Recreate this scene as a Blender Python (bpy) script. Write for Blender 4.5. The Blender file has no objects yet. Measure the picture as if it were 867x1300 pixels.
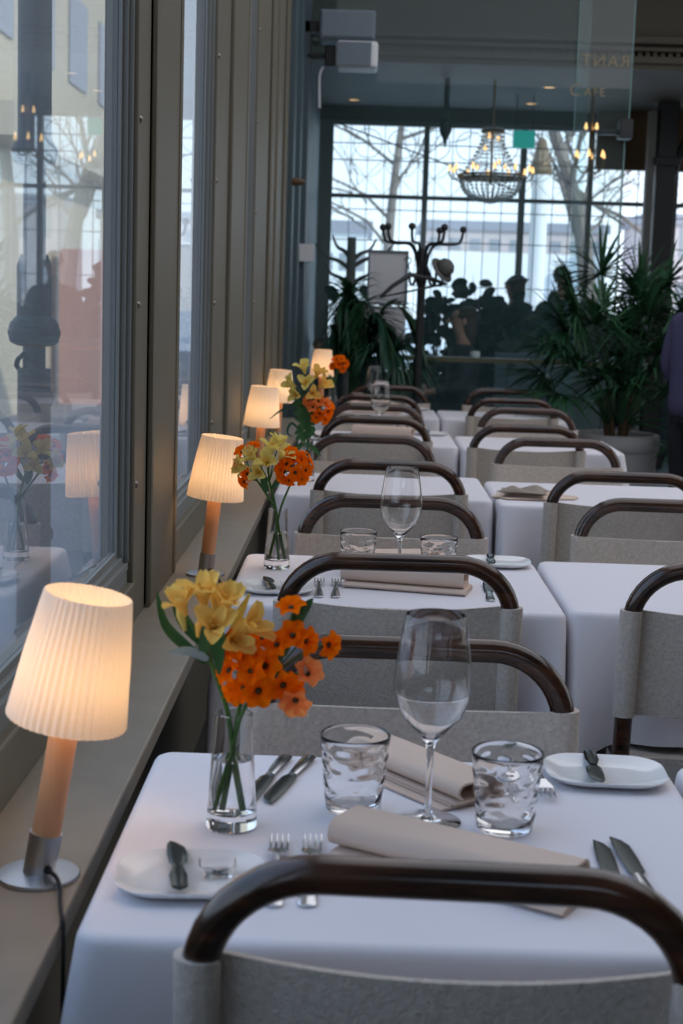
import bpy, bmesh, math, random
from mathutils import Vector, Matrix
random.seed(11)
S = bpy.context.scene
COL = S.collection
PI = math.pi
sin, cos = math.sin, math.cos

# ------------------------------------------------------------------ camera
cam_d = bpy.data.cameras.new('camera')
cam = bpy.data.objects.new('camera', cam_d); COL.objects.link(cam)
cam_d.sensor_fit = 'VERTICAL'; cam_d.sensor_height = 36.0; cam_d.sensor_width = 24.0
cam_d.lens = 1900.0/1300.0*36.0
R = [[0.99941278, 0.01380732, 0.03135994], [0.0329926, -0.14067839, -0.98950547], [-0.00925076, 0.98995906, -0.14105132]]
M = Matrix.Identity(4)
for i in range(3):
    M[i][0] = R[0][i]; M[i][1] = -R[1][i]; M[i][2] = -R[2][i]
M[0][3], M[1][3], M[2][3] = 0.0, 0.0, 1.36
cam.matrix_world = M
cam_d.clip_start = 0.05; cam_d.clip_end = 500
cam_d.dof.use_dof = True; cam_d.dof.focus_distance = 2.75; cam_d.dof.aperture_fstop = 7.5
S.camera = cam

# ------------------------------------------------------------------ world, lights, exposure
W = bpy.data.worlds.new('sky'); S.world = W; W.use_nodes = True
nt = W.node_tree; nt.nodes.clear()
wo = nt.nodes.new('ShaderNodeOutputWorld'); bg = nt.nodes.new('ShaderNodeBackground')
tc = nt.nodes.new('ShaderNodeTexCoord'); sx = nt.nodes.new('ShaderNodeSeparateXYZ'); rp = nt.nodes.new('ShaderNodeValToRGB')
rp.color_ramp.elements[0].position = 0.0; rp.color_ramp.elements[0].color = (0.80, 0.88, 1.0, 1)
rp.color_ramp.elements[1].position = 0.7; rp.color_ramp.elements[1].color = (0.40, 0.60, 0.95, 1)
nt.links.new(tc.outputs['Generated'], sx.inputs[0]); nt.links.new(sx.outputs['Z'], rp.inputs[0])
nt.links.new(rp.outputs[0], bg.inputs['Color']); bg.inputs['Strength'].default_value = 1.9
nt.links.new(bg.outputs[0], wo.inputs['Surface'])

def area(name, loc, rot, sx_, sy_, power, color):
    d = bpy.data.lights.new(name, 'AREA'); d.shape = 'RECTANGLE'; d.size = sx_; d.size_y = sy_
    d.energy = power; d.color = color
    o = bpy.data.objects.new(name, d); COL.objects.link(o); o.location = loc; o.rotation_euler = rot
    return o
area('ceiling_fill_lamp', (1.9, 5.1, 3.85), (0, 0, 0), 4.4, 7.5, 122, (0.92, 0.925, 1.0))  # unseen lamp added under the closed ceiling to light the room from above
area('aisle_fill_lamp', (4.4, 6.0, 2.0), (0, math.radians(90), 0), 2.4, 6.5, 40, (0.93, 0.94, 1.0))  # unseen lamp added at the windowless aisle wall to brighten the window side
sd = bpy.data.lights.new('sun', 'SUN'); sd.energy = 3.0; sd.angle = math.radians(0.6); sd.color = (1.0, 0.93, 0.84)
so = bpy.data.objects.new('sun', sd); COL.objects.link(so); so.location = (30, -25, 30)
so.rotation_euler = Vector((-1.0, 0.85, -0.8)).to_track_quat('-Z', 'Y').to_euler()

S.view_settings.view_transform = 'Standard'; S.view_settings.look = 'None'
S.view_settings.gamma = 1.0; S.view_settings.use_curve_mapping = False
S.view_settings.exposure = 0.0
S.cycles.use_denoising = True
S.cycles.max_bounces = 14; S.cycles.transmission_bounces = 12; S.cycles.transparent_max_bounces = 24
S.cycles.blur_glossy = 1.0
S.cycles.sample_clamp_indirect = 6.0

# ------------------------------------------------------------------ materials
def mat(name, color, rough=0.6, metal=0.0, spec=0.5, noise=None, bump=None, trans=0.0, ior=1.45, coat=0.0, emit=None, sheen=0.0, wave=None):
    m = bpy.data.materials.new(name); m.use_nodes = True
    n = m.node_tree.nodes; l = m.node_tree.links
    b = n['Principled BSDF']
    b.inputs['Base Color'].default_value = (*color, 1); b.inputs['Roughness'].default_value = rough
    b.inputs['Metallic'].default_value = metal; b.inputs['Specular IOR Level'].default_value = spec
    b.inputs['Transmission Weight'].default_value = trans; b.inputs['IOR'].default_value = ior
    b.inputs['Coat Weight'].default_value = coat; b.inputs['Coat Roughness'].default_value = 0.12
    b.inputs['Sheen Weight'].default_value = sheen
    if emit: b.inputs['Emission Color'].default_value = (*emit[0], 1); b.inputs['Emission Strength'].default_value = emit[1]
    t = n.new('ShaderNodeTexCoord')
    if noise:   # (scale, color2, stretch xyz, lo, hi)
        sc, c2, st, lo, hi = noise
        mp = n.new('ShaderNodeMapping'); mp.inputs['Scale'].default_value = st
        nz = n.new('ShaderNodeTexNoise'); nz.inputs['Scale'].default_value = sc; nz.inputs['Detail'].default_value = 5
        cr = n.new('ShaderNodeValToRGB'); cr.color_ramp.elements[0].color = (*color, 1); cr.color_ramp.elements[1].color = (*c2, 1)
        cr.color_ramp.elements[0].position = lo; cr.color_ramp.elements[1].position = hi
        l.new(t.outputs['Object'], mp.inputs[0]); l.new(mp.outputs[0], nz.inputs['Vector']); l.new(nz.outputs['Fac'], cr.inputs[0]); l.new(cr.outputs[0], b.inputs['Base Color'])
    if bump:    # (scale, strength, distance)
        nz = n.new('ShaderNodeTexNoise'); nz.inputs['Scale'].default_value = bump[0]; nz.inputs['Detail'].default_value = 3
        bp = n.new('ShaderNodeBump'); bp.inputs['Strength'].default_value = bump[1]; bp.inputs['Distance'].default_value = bump[2]
        l.new(t.outputs['Object'], nz.inputs['Vector']); l.new(nz.outputs['Fac'], bp.inputs['Height']); l.new(bp.outputs[0], b.inputs['Normal'])
    return m

def thin_glass(name, tint, ior=1.5, dust=0.0, dcol=(0.72, 0.74, 0.76)):
    """a pane: the face turned to the viewer reflects for both faces (2F/(1+F)), the far face only lets light through"""
    m = bpy.data.materials.new(name); m.use_nodes = True
    n = m.node_tree.nodes; l = m.node_tree.links; n.clear()
    o = n.new('ShaderNodeOutputMaterial'); mx = n.new('ShaderNodeMixShader'); tr = n.new('ShaderNodeBsdfTransparent'); gl = n.new('ShaderNodeBsdfGlossy')
    fr = n.new('ShaderNodeFresnel'); fr.inputs['IOR'].default_value = ior
    def math_(op, a, b):
        q = n.new('ShaderNodeMath'); q.operation = op; q.use_clamp = True
        for i, v in enumerate((a, b)):
            if isinstance(v, float): q.inputs[i].default_value = v
            else: l.new(v, q.inputs[i])
        return q.outputs[0]
    ge = n.new('ShaderNodeNewGeometry')
    q1 = n.new('ShaderNodeMath'); q1.operation = 'MULTIPLY'; q1.inputs[1].default_value = 2.0; l.new(fr.outputs[0], q1.inputs[0])
    q2 = n.new('ShaderNodeMath'); q2.operation = 'ADD'; q2.inputs[1].default_value = 1.0; l.new(fr.outputs[0], q2.inputs[0])
    both = math_('DIVIDE', q1.outputs[0], q2.outputs[0])
    fac = math_('MULTIPLY', both, math_('SUBTRACT', 1.0, ge.outputs['Backfacing']))
    tr.inputs['Color'].default_value = (*[c**0.5 for c in tint], 1); gl.inputs['Roughness'].default_value = 0.0
    l.new(fac, mx.inputs[0]); l.new(tr.outputs[0], mx.inputs[1]); l.new(gl.outputs[0], mx.inputs[2])
    out = mx.outputs[0]
    if dust:
        d = n.new('ShaderNodeBsdfDiffuse'); d.inputs['Color'].default_value = (*dcol, 1)
        t = n.new('ShaderNodeBsdfTranslucent'); t.inputs['Color'].default_value = (*dcol, 1)
        m2 = n.new('ShaderNodeMixShader'); m2.inputs[0].default_value = 0.5; l.new(d.outputs[0], m2.inputs[1]); l.new(t.outputs[0], m2.inputs[2])
        m3 = n.new('ShaderNodeMixShader'); m3.inputs[0].default_value = dust; l.new(out, m3.inputs[1]); l.new(m2.outputs[0], m3.inputs[2]); out = m3.outputs[0]
    l.new(out, o.inputs[0])
    return m

def translucent(name, color, fac, rough=0.8):
    m = bpy.data.materials.new(name); m.use_nodes = True
    n = m.node_tree.nodes; l = m.node_tree.links; n.clear()
    o = n.new('ShaderNodeOutputMaterial'); mx = n.new('ShaderNodeMixShader'); d = n.new('ShaderNodeBsdfDiffuse'); t = n.new('ShaderNodeBsdfTranslucent')
    d.inputs['Color'].default_value = (*color, 1); t.inputs['Color'].default_value = (*color, 1); mx.inputs[0].default_value = fac
    l.new(d.outputs[0], mx.inputs[1]); l.new(t.outputs[0], mx.inputs[2]); l.new(mx.outputs[0], o.inputs[0])
    return m

MT = {}
MT['cloth'] = mat('white_linen', (0.765, 0.745, 0.785), 0.75, spec=0.25, bump=(260, 0.08, 0.002), sheen=0.1)
MT['boucle'] = mat('boucle_fabric', (0.55, 0.48, 0.415), 0.95, spec=0.1, noise=(140, (0.68, 0.605, 0.53), (1, 1, 1), 0.35, 0.7), bump=(260, 0.65, 0.004), sheen=0.15)
MT['bent'] = mat('dark_lacquered_wood', (0.017, 0.008, 0.0055), 0.22, spec=0.6, noise=(8, (0.095, 0.036, 0.016), (1, 6, 6), 0.35, 0.75), coat=0.45)  # reddish streaks in the colour stand for highlights along the tube
MT['paint'] = mat('olive_grey_paint', (0.150, 0.135, 0.100), 0.5, spec=0.4, bump=(60, 0.08, 0.002))
MT['paint2'] = mat('olive_grey_paint_matt', (0.115, 0.105, 0.080), 0.62, spec=0.3, bump=(60, 0.1, 0.002))
MT['jamb'] = mat('grey_green_sealant', (0.20, 0.21, 0.20), 0.55, bump=(400, 0.15, 0.002))
MT['sill'] = mat('taupe_sill_paint', (0.235, 0.205, 0.160), 0.45, spec=0.4, noise=(14, (0.27, 0.235, 0.185), (1, 1, 1), 0.3, 0.7))
MT['darkwood'] = mat('dark_panel', (0.028, 0.025, 0.022), 0.6)
MT['steel'] = mat('polished_steel', (0.62, 0.64, 0.66), 0.16, metal=1.0)
MT['darksteel'] = mat('dark_mirror_steel', (0.065, 0.080, 0.080), 0.24, metal=1.0)
MT['brushed'] = mat('brushed_nickel', (0.58, 0.58, 0.59), 0.36, metal=1.0)
MT['screw'] = mat('dull_screw_metal', (0.22, 0.205, 0.175), 0.4, metal=1.0)
MT['maple'] = mat('light_maple_wood', (0.62, 0.30, 0.145), 0.42, noise=(5, (0.72, 0.38, 0.20), (14, 14, 1), 0.3, 0.7))
MT['shade'] = translucent('pleated_shade_cloth', (0.86, 0.80, 0.72), 0.25)
MT['black'] = mat('black_rubber', (0.012, 0.012, 0.013), 0.4)
MT['iron'] = mat('dark_iron', (0.020, 0.024, 0.026), 0.42)
MT['pale_metal'] = mat('grey_column_paint', (0.22, 0.23, 0.23), 0.5)
MT['china'] = mat('white_china', (0.80, 0.79, 0.78), 0.16, spec=0.5, coat=0.3)
MT['napkin'] = mat('beige_napkin', (0.66, 0.52, 0.43), 0.85, spec=0.15, bump=(300, 0.12, 0.002))
MT['taupe_nap'] = mat('grey_taupe_napkin', (0.33, 0.28, 0.23), 0.85, spec=0.15)
MT['glass'] = mat('clear_glass', (1, 1, 1), 0.0, trans=1.0, ior=1.46)
MT['water'] = mat('water', (1, 1, 1), 0.0, trans=1.0, ior=1.33)
MT['pane'] = thin_glass('window_pane', (0.92, 0.96, 0.96))
MT['dusty'] = thin_glass('dusty_window_pane', (0.92, 0.96, 0.97), dust=0.10)
MT['tint'] = thin_glass('partition_glass', (0.86, 0.955, 0.965), ior=1.25, dust=0.05, dcol=(0.42, 0.74, 0.80))
MT['tint2'] = thin_glass('door_glass', (0.86, 0.955, 0.945), ior=1.35, dust=0.05, dcol=(0.6, 0.78, 0.78))
MT['glass_edge'] = mat('glass_edge', (0.18, 0.34, 0.33), 0.2)
MT['yellow'] = translucent('yellow_petal', (0.95, 0.65, 0.17), 0.32)
MT['pale_yellow'] = translucent('pale_yellow_petal', (0.92, 0.80, 0.27), 0.35)
MT['orange'] = translucent('orange_petal', (1.0, 0.20, 0.004), 0.38)
MT['peach'] = translucent('peach_petal', (1.0, 0.33, 0.10), 0.38)
MT['fcentre'] = mat('dark_flower_centre', (0.06, 0.035, 0.006), 0.6)
MT['stem'] = mat('green_stem', (0.055, 0.16, 0.030), 0.5)
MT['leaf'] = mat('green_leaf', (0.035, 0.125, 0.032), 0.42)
MT['blueleaf'] = mat('pale_blue_green_leaf', (0.30, 0.40, 0.42), 0.5)
MT['bud'] = mat('pale_bud', (0.62, 0.42, 0.30), 0.5)
MT['palm'] = mat('palm_green', (0.020, 0.075, 0.036), 0.36, noise=(3, (0.034, 0.11, 0.046), (1, 1, 1), 0.3, 0.7))
MT['palm2'] = mat('fern_green', (0.026, 0.090, 0.055), 0.4)
MT['trunk'] = mat('palm_stem', (0.12, 0.075, 0.04), 0.7)
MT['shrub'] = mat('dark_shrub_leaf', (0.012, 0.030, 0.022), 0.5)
MT['pot'] = mat('pale_grey_pot', (0.42, 0.42, 0.42), 0.6, bump=(40, 0.1, 0.003))
MT['soil'] = mat('soil', (0.03, 0.022, 0.015), 0.9)
MT['brass'] = mat('brass_edge', (0.28, 0.18, 0.08), 0.35, metal=1.0)
MT['walnut'] = mat('walnut_ledge', (0.10, 0.058, 0.028), 0.45)
MT['ceil'] = mat('ceiling_paint', (0.40, 0.38, 0.34), 0.8)
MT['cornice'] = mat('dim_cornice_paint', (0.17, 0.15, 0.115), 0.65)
MT['cornice2'] = mat('darker_cornice_paint', (0.12, 0.105, 0.08), 0.65)  # fascia in an even, darker tone of the cornice colour
MT['brownwall'] = mat('brown_wall', (0.16, 0.105, 0.055), 0.6)
MT['floor'] = mat('dark_stone_floor', (0.10, 0.11, 0.12), 0.5, noise=(2, (0.14, 0.145, 0.15), (1, 1, 1), 0.35, 0.65))
MT['navy'] = mat('navy_panel', (0.06, 0.11, 0.14), 0.5)
MT['slate'] = mat('slate_paint', (0.060, 0.095, 0.110), 0.5)
MT['white'] = mat('white_plastic', (0.72, 0.74, 0.76), 0.4)
MT['greyplastic'] = mat('grey_plastic', (0.15, 0.19, 0.225), 0.45)
MT['paper'] = mat('white_paper', (0.68, 0.70, 0.73), 0.7)
MT['ink'] = mat('grey_print', (0.30, 0.31, 0.34), 0.7)
MT['crystal'] = mat('crystal', (0.86, 0.88, 0.90), 0.08, spec=0.9, trans=0.45, ior=1.5)
MT['bulb'] = mat('warm_bulb', (1, 0.8, 0.5), 0.4, emit=((1.0, 0.55, 0.20), 2.2))
MT['lampbulb'] = mat('warm_lamp_bulb', (1, 0.85, 0.6), 0.4, emit=((1.0, 0.60, 0.27), 17.0))
MT['spot'] = mat('lit_downlight', (1, 0.7, 0.4), 0.4, emit=((1.0, 0.55, 0.22), 1.3))
MT['exit'] = mat('lit_green_sign', (0.02, 0.3, 0.22), 0.4, emit=((0.02, 0.42, 0.38), 0.5))
MT['gold'] = mat('gold_lettering', (0.27, 0.23, 0.14), 0.5)
MT['wallpale'] = mat('pale_render_wall', (0.80, 0.80, 0.78), 0.85)
MT['wallpink'] = mat('pinkish_grey_wall', (0.55, 0.47, 0.45), 0.85)
MT['cream'] = mat('cream_render_wall', (0.62, 0.55, 0.40), 0.85)
MT['salmon'] = mat('salmon_reflection', (0.58, 0.33, 0.27), 0.85)
MT['roof'] = mat('grey_roof', (0.30, 0.30, 0.33), 0.7)
MT['dwin'] = mat('dark_window', (0.30, 0.31, 0.33), 0.3)
MT['snow'] = mat('pale_paving', (0.78, 0.79, 0.80), 0.9)
MT['terrace'] = mat('terrace_paving', (0.16, 0.17, 0.19), 0.8, noise=(3, (0.22, 0.23, 0.25), (1, 1, 1), 0.35, 0.65))
MT['bark'] = mat('bare_bark', (0.19, 0.16, 0.14), 0.9)
MT['purple'] = mat('purple_jacket', (0.075, 0.070, 0.150), 0.7, bump=(18, 0.35, 0.01))
MT['orangecloth'] = mat('orange_collar', (0.75, 0.12, 0.03), 0.7)
MT['darkcoat'] = mat('dark_coat', (0.018, 0.022, 0.028), 0.8)
MT['greycoat'] = mat('grey_coat', (0.05, 0.055, 0.065), 0.8)
MT['trouser'] = mat('dark_trousers', (0.02, 0.02, 0.025), 0.8)
MT['skin'] = mat('skin', (0.50, 0.27, 0.19), 0.5)
MT['hair_d'] = mat('brown_hair', (0.06, 0.038, 0.024), 0.6)
MT['hair_g'] = mat('grey_hair', (0.20, 0.18, 0.16), 0.6)
MT['shoe'] = mat('black_shoe', (0.015, 0.015, 0.015), 0.4)
MT['felt'] = mat('grey_felt', (0.12, 0.12, 0.11), 0.85)

# ------------------------------------------------------------------ mesh builder
class MB:
    def __init__(s): s.v = []; s.f = []
    def add(s, vs, fs):
        o = len(s.v); s.v += [tuple(v) for v in vs]; s.f += [tuple(i+o for i in f) for f in fs]
    def box(s, c, d, rot=None):
        vs = []
        for z in (-1, 1):
            for y in (-1, 1):
                for x in (-1, 1):
                    p = Vector((x*d[0]/2, y*d[1]/2, z*d[2]/2))
                    if rot: p = rot @ p
                    vs.append(p+Vector(c))
        s.add(vs, [(0, 2, 3, 1), (4, 5, 7, 6), (0, 1, 5, 4), (2, 6, 7, 3), (0, 4, 6, 2), (1, 3, 7, 5)]); return s
    def bx(s, x0, x1, y0, y1, z0, z1):
        return s.box(((x0+x1)/2, (y0+y1)/2, (z0+z1)/2), (abs(x1-x0), abs(y1-y0), abs(z1-z0)))
    def loft(s, rings, closed=True, caps=True):
        n = len(rings[0]); vs = [p for r in rings for p in r]; fs = []
        for i in range(len(rings)-1):
            for j in range(n if closed else n-1):
                k = (j+1) % n
                fs.append((i*n+j, i*n+k, (i+1)*n+k, (i+1)*n+j))
        if caps and closed:
            fs.append(tuple(reversed(range(n)))); fs.append(tuple((len(rings)-1)*n+j for j in range(n)))
        s.add(vs, fs); return s
    def tube(s, pts, r, n=8, caps=True, flat=1.0):
        pts = [Vector(p) for p in pts]; N = len(pts)
        rr = r if isinstance(r, (list, tuple)) else [r]*N
        rings = []; up = None
        for i in range(N):
            t = (pts[min(i+1, N-1)]-pts[max(i-1, 0)])
            if t.length < 1e-9: t = Vector((0, 0, 1))
            t.normalize()
            if up is None:
                up = t.orthogonal().normalized()
            else:
                up = up - t*up.dot(t)
                up = up.normalized() if up.length > 1e-6 else t.orthogonal().normalized()
            b = t.cross(up)
            rings.append([pts[i]+(up*cos(2*PI*k/n)+b*sin(2*PI*k/n)*flat)*rr[i] for k in range(n)])
        return s.loft(rings, True, caps)
    def lathe(s, prof, n=24, c=(0, 0, 0), mtx=None, wob=None):
        rings = []
        for (r, z) in prof:
            ring = []
            for k in range(n):
                a = 2*PI*k/n; rr = r*(1+(wob(a, z) if wob else 0)) if r > 1e-6 else 1e-6
                p = Vector((rr*cos(a), rr*sin(a), z))
                if mtx: p = mtx @ p
                ring.append(p+Vector(c))
            rings.append(ring)
        return s.loft(rings, True, True)
    def sphere(s, c, r, n=10, m=7, sc=(1, 1, 1)):
        prof = [(r*sin(PI*i/m), -r*cos(PI*i/m)) for i in range(m+1)]
        return s.lathe(prof, n, c, Matrix.Diagonal(Vector(sc)))
    def extrude(s, poly, ax, a, b):   # polygon of (u,w) extruded along axis ax from a to b
        def P(u, w, t):
            return (t, u, w) if ax == 0 else ((u, t, w) if ax == 1 else (u, w, t))
        return s.loft([[P(u, w, a) for u, w in poly], [P(u, w, b) for u, w in poly]], True, True)
    def build(s, name, m, parent=None, smooth=True, bevel=0.0, ang=40, loc=None, rotz=0, subd=0, props=None):
        me = bpy.data.meshes.new(name); me.from_pydata(s.v, [], s.f)
        bm = bmesh.new(); bm.from_mesh(me); bmesh.ops.remove_doubles(bm, verts=bm.verts, dist=1e-6)
        bmesh.ops.recalc_face_normals(bm, faces=bm.faces); bm.to_mesh(me); bm.free()
        me.materials.append(MT[m] if isinstance(m, str) else m)
        if smooth:
            me.shade_smooth(); me.set_sharp_from_angle(angle=math.radians(ang))
        o = bpy.data.objects.new(name, me); COL.objects.link(o)
        if parent is not None: o.parent = parent
        if loc: o.location = loc
        o.rotation_euler.z = rotz
        if bevel:
            b = o.modifiers.new('edge', 'BEVEL'); b.width = bevel; b.segments = 2; b.limit_method = 'ANGLE'; b.angle_limit = math.radians(45)
        if subd:
            d = o.modifiers.new('sub', 'SUBSURF'); d.levels = subd; d.render_levels = subd
        if props:
            for k, v in props.items(): o[k] = v
        return o

def tag(o, label, cat, group=None, kind=None):
    if label: o['label'] = label
    if cat: o['category'] = cat
    if group: o['group'] = group
    if kind: o['kind'] = kind
    return o
def thing(name, label, cat, loc=(0, 0, 0), rz=0, group=None, kind=None):
    o = bpy.data.objects.new(name, None); COL.objects.link(o); o.empty_display_size = 0.05
    o.location = loc; o.rotation_euler = (0, 0, rz)
    return tag(o, label, cat, group, kind)
def structure(name, mb, m, parent=None, **k):
    o = mb.build(name, m, parent, **k)
    if parent is None: o['kind'] = 'structure'
    return o
KIDS = {}
def kids(o): return [c for c in bpy.data.objects if c.parent == o]
def dup(root, loc, rz=0, label=None, group=None):
    r = root.copy(); COL.objects.link(r); r.location = loc; r.rotation_euler = (root.rotation_euler.x, root.rotation_euler.y, rz)
    if label: r['label'] = label
    if group: r['group'] = group
    for ch in kids(root):
        c = ch.copy(); COL.objects.link(c); c.parent = r
        for g in kids(ch):
            d = g.copy(); COL.objects.link(d); d.parent = c
    return r
def smoothpath(pts, n=6):
    P = [Vector(p) for p in pts]; out = []
    for i in range(len(P)-1):
        a = P[max(i-1, 0)]; b = P[i]; c = P[i+1]; d = P[min(i+2, len(P)-1)]
        for k in range(n):
            t = k/n
            out.append(0.5*((2*b)+(c-a)*t+(2*a-5*b+4*c-d)*t*t+(3*b-a-3*c+d)*t**3))
    out.append(P[-1]); return out

# ================================================================== THE SETTING
# window wall at the left: inner face x = -0.41, pane plane x = -0.48
XF, XP, ZS = -0.44, -0.478, 0.70
structure('floor', MB().bx(-0.75, 4.6, -2.6, 14.3, -0.1, 0.0), 'floor', smooth=False)
structure('ceiling', MB().bx(-0.75, 4.6, -2.6, 11.35, 3.9, 4.05), 'ceil', smooth=False)
mb = MB(); mb.bx(-0.50, -0.42, -2.6, 8.3, 0, 0.66); mb.bx(-0.50, XF-0.005, -2.6, 8.3, 3.3, 3.9)
structure('wall_left', mb, 'paint2', smooth=False)
# posts between the windows (full-height pilasters), stepped so the edges read
for i, (y0, y1) in enumerate([(-1.35, -0.55), (3.10, 3.52), (4.86, 5.46), (6.85, 7.45), (8.0, 8.40)]):
    mb = MB(); mb.bx(-0.50, -0.429, y0, y1, 0.66, 3.3); mb.bx(-0.45, -0.424, y1-0.035, y1, 0.70, 3.3); mb.bx(-0.45, -0.426, y0, y0+0.03, 0.70, 3.3)
    if i == 3: mb.bx(-0.45, -0.418, y0+0.3, y1, 0.70, 3.3)
    structure('trim_%d' % (i+3), mb, 'paint', smooth=False, bevel=0.008)
# the sill and the dark face under it
mb = MB(); mb.bx(-0.52, -0.296, -2.4, 8.25, 0.668, 0.70)
structure('trim_1', mb, 'sill', smooth=False, bevel=0.004)
structure('baseboard_left', MB().bx(-0.42, -0.40, -2.4, 8.25, 0, 0.12), 'darkwood', smooth=False)

def make_window(n, y0, y1, f0, f1, label_frame=True):
    """opening y0..y1 at the pane; the frame face reaches f0 beyond y0 and f1 beyond y1"""
    w = thing('window_%d' % n, None, None, (0, 0, 0), 0, kind='structure')
    zb, zt = 0.85, 3.2
    mb = MB()   # frame face members
    mb.bx(-0.50, XF, y1+0.035, y1+f1, ZS, 3.3); mb.bx(-0.50, XF, y0-f0, y0-0.035, ZS, 3.3)
    mb.bx(-0.50, XF+0.004, y0-0.035, y1+0.035, ZS, 0.785); mb.bx(-0.50, XF, y0-0.035, y1+0.035, 3.235, 3.3)
    mb.build('frame', 'paint', w, smooth=False, bevel=0.004)
    mb = MB()   # stepped glazing beads
    for d, x0, x1 in ((0.0, -0.474, -0.468), (0.012, -0.474, -0.458), (0.024, -0.474, -0.449)):
        a, b = y0-d-0.011, y1+d+0.011
        mb.bx(x0, x1, b-0.011, b, zb-d, zt+d); mb.bx(x0, x1, a, a+0.011, zb-d, zt+d)
        mb.bx(x0, x1, a+0.011, b-0.011, zb-d-0.012, zb-d); mb.bx(x0, x1, a+0.011, b-0.011, zt+d, zt+d+0.012)
    mb.bx(-0.50, -0.452, y0-0.035, y1+0.035, 0.785, 0.815)
    mb.build('glazing_bead', 'jamb', w, smooth=False)
    mb = MB(); mb.bx(-0.50, -0.486, y1, y1+0.06, 0.8, 3.25); mb.bx(-0.50, -0.486, y0-0.06, y0, 0.8, 3.25); mb.bx(-0.50, -0.486, y0, y1, 0.79, zb-0.01)
    mb.build('outer_frame', 'paint2', w, smooth=False)
    p = MB().bx(XP-0.003, XP+0.003, y0-0.01, y1+0.01, zb-0.01, zt+0.01).build('pane', 'dusty', w, smooth=False)
    z = 0.98
    while z < 3.2:
        for yy, x in ((y1+0.055, XF),):
            if f1 > 0.05: MB().lathe([(0, 0.006), (0.004, 0.0055), (0.0066, 0.003), (0.0078, 0)], 12, (x, yy, z), Matrix.Rotation(PI/2, 4, 'Y')).build('screw', 'screw', w)
        z += 0.355
    return w
make_window(1, 0.55, 2.905, 0.20, 0.195)
make_window(2, 3.60, 4.42, 0.08, 0.44)
make_window(3, 5.54, 6.05, 0.08, 0.80)
make_window(4, 7.53, 7.75, 0.08, 0.25)
make_window(5, -0.45, 0.28, 0.10, 0.08)
# wall beyond, towards the winter garden
mb = MB(); mb.bx(-0.62, -0.40, 8.3, 8.55, 0, 3.9); mb.bx(-0.62, -0.385, 8.8, 9.05, 0, 3.9); mb.bx(-0.60, -0.43, 8.55, 14.0, 0, 3.9); mb.bx(-0.62, -0.36, 9.2, 9.45, 0, 3.9)
structure('wall_side', mb, 'slate', smooth=False, bevel=0.004)
o = MB().lathe([(0, 0), (0.018, 0.002), (0.022, 0.02), (0.018, 0.055), (0.010, 0.07), (0, 0.072)], 14, (0, 0, 0), Matrix.Rotation(PI/2, 4, 'Y')).build('wooden_wall_peg', 'walnut', None)
o.location = (-0.398, 8.15, 1.97); tag(o, 'small brown wooden peg on the last window trim', 'peg')
tag(MB().bx(-0.43, -0.30, 9.16, 9.18, 1.575, 1.68).build('wall_notice', 'paper', None, smooth=False, bevel=0.002), 'small blank white card on the dark post beyond the windows', 'card')
# right side and rear of the room (never in the picture; they close the room)
structure('wall_right', MB().bx(4.5, 4.6, -2.6, 14.3, 0, 4.05), 'paint2', smooth=False)
mb = MB(); mb.bx(-0.75, 0.1, -2.7, -2.6, 0, 4.05); mb.bx(1.7, 4.6, -2.7, -2.6, 0, 4.05); mb.bx(0.1, 1.7, -2.7, -2.6, 0, 1.9); mb.bx(0.1, 1.7, -2.7, -2.6, 2.6, 4.05)  # opening between the pieces is added to let fill light in from behind
structure('wall_rear', mb, 'paint2', smooth=False)

# glass partition between the dining room and the winter garden
YP = 9.6
pt = thing('glass_partition', 'tall frameless tinted glass partition closing the dining room from the winter garden', 'partition', (0, 0, 0))
pt['kind'] = 'structure'
MB().bx(-0.36, 1.36, YP-0.006, YP+0.006, 0.0, 3.9).build('fixed_pane', 'tint', pt, smooth=False)
MB().bx(1.28, 1.612, YP-0.05, YP-0.038, 2.44, 3.9).build('overlap_pane', 'tint2', pt, smooth=False)
MB().bx(1.30, 1.608, YP+0.03, YP+0.042, 0.02, 2.43).build('door_pane', 'tint2', pt, smooth=False)
mb = MB(); mb.bx(1.6125, 1.618, YP-0.05, YP-0.038, 2.44, 3.9); mb.bx(1.6085, 1.614, YP+0.03, YP+0.042, 0.02, 2.43); mb.bx(1.2755, 1.2795, YP-0.05, YP-0.038, 2.44, 3.9)
mb.build('pane_edge', 'glass_edge', pt, smooth=False)
MB().bx(1.43, 1.575, YP-0.03, YP+0.05, 2.425, 2.455).build('top_rail', 'iron', pt, smooth=False, bevel=0.003)
MB().bx(1.560, 1.640, YP-0.075, YP+0.06, 2.40, 2.515).build('clamp', 'iron', pt, smooth=False, bevel=0.004)
def text(name, body, size, loc, flip, parent, m):
    cu = bpy.data.curves.new(name, 'FONT'); cu.body = body; cu.size = size; cu.extrude = 0.001; cu.space_character = 1.15
    cu.materials.append(MT[m]); o = bpy.data.objects.new(name, cu); COL.objects.link(o); o.parent = parent
    o.location = loc; o.rotation_euler = (PI/2, 0, PI if flip else 0); return o
text('lettering', 'C', 0.105, (1.235, YP-0.06, 2.645), False, pt, 'gold')
text('lettering', 'AFE', 0.075, (1.325, YP-0.06, 2.647), False, pt, 'gold')
text('lettering', 'RANT', 0.105, (1.60, YP-0.06, 2.825), True, pt, 'gold')

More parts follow.
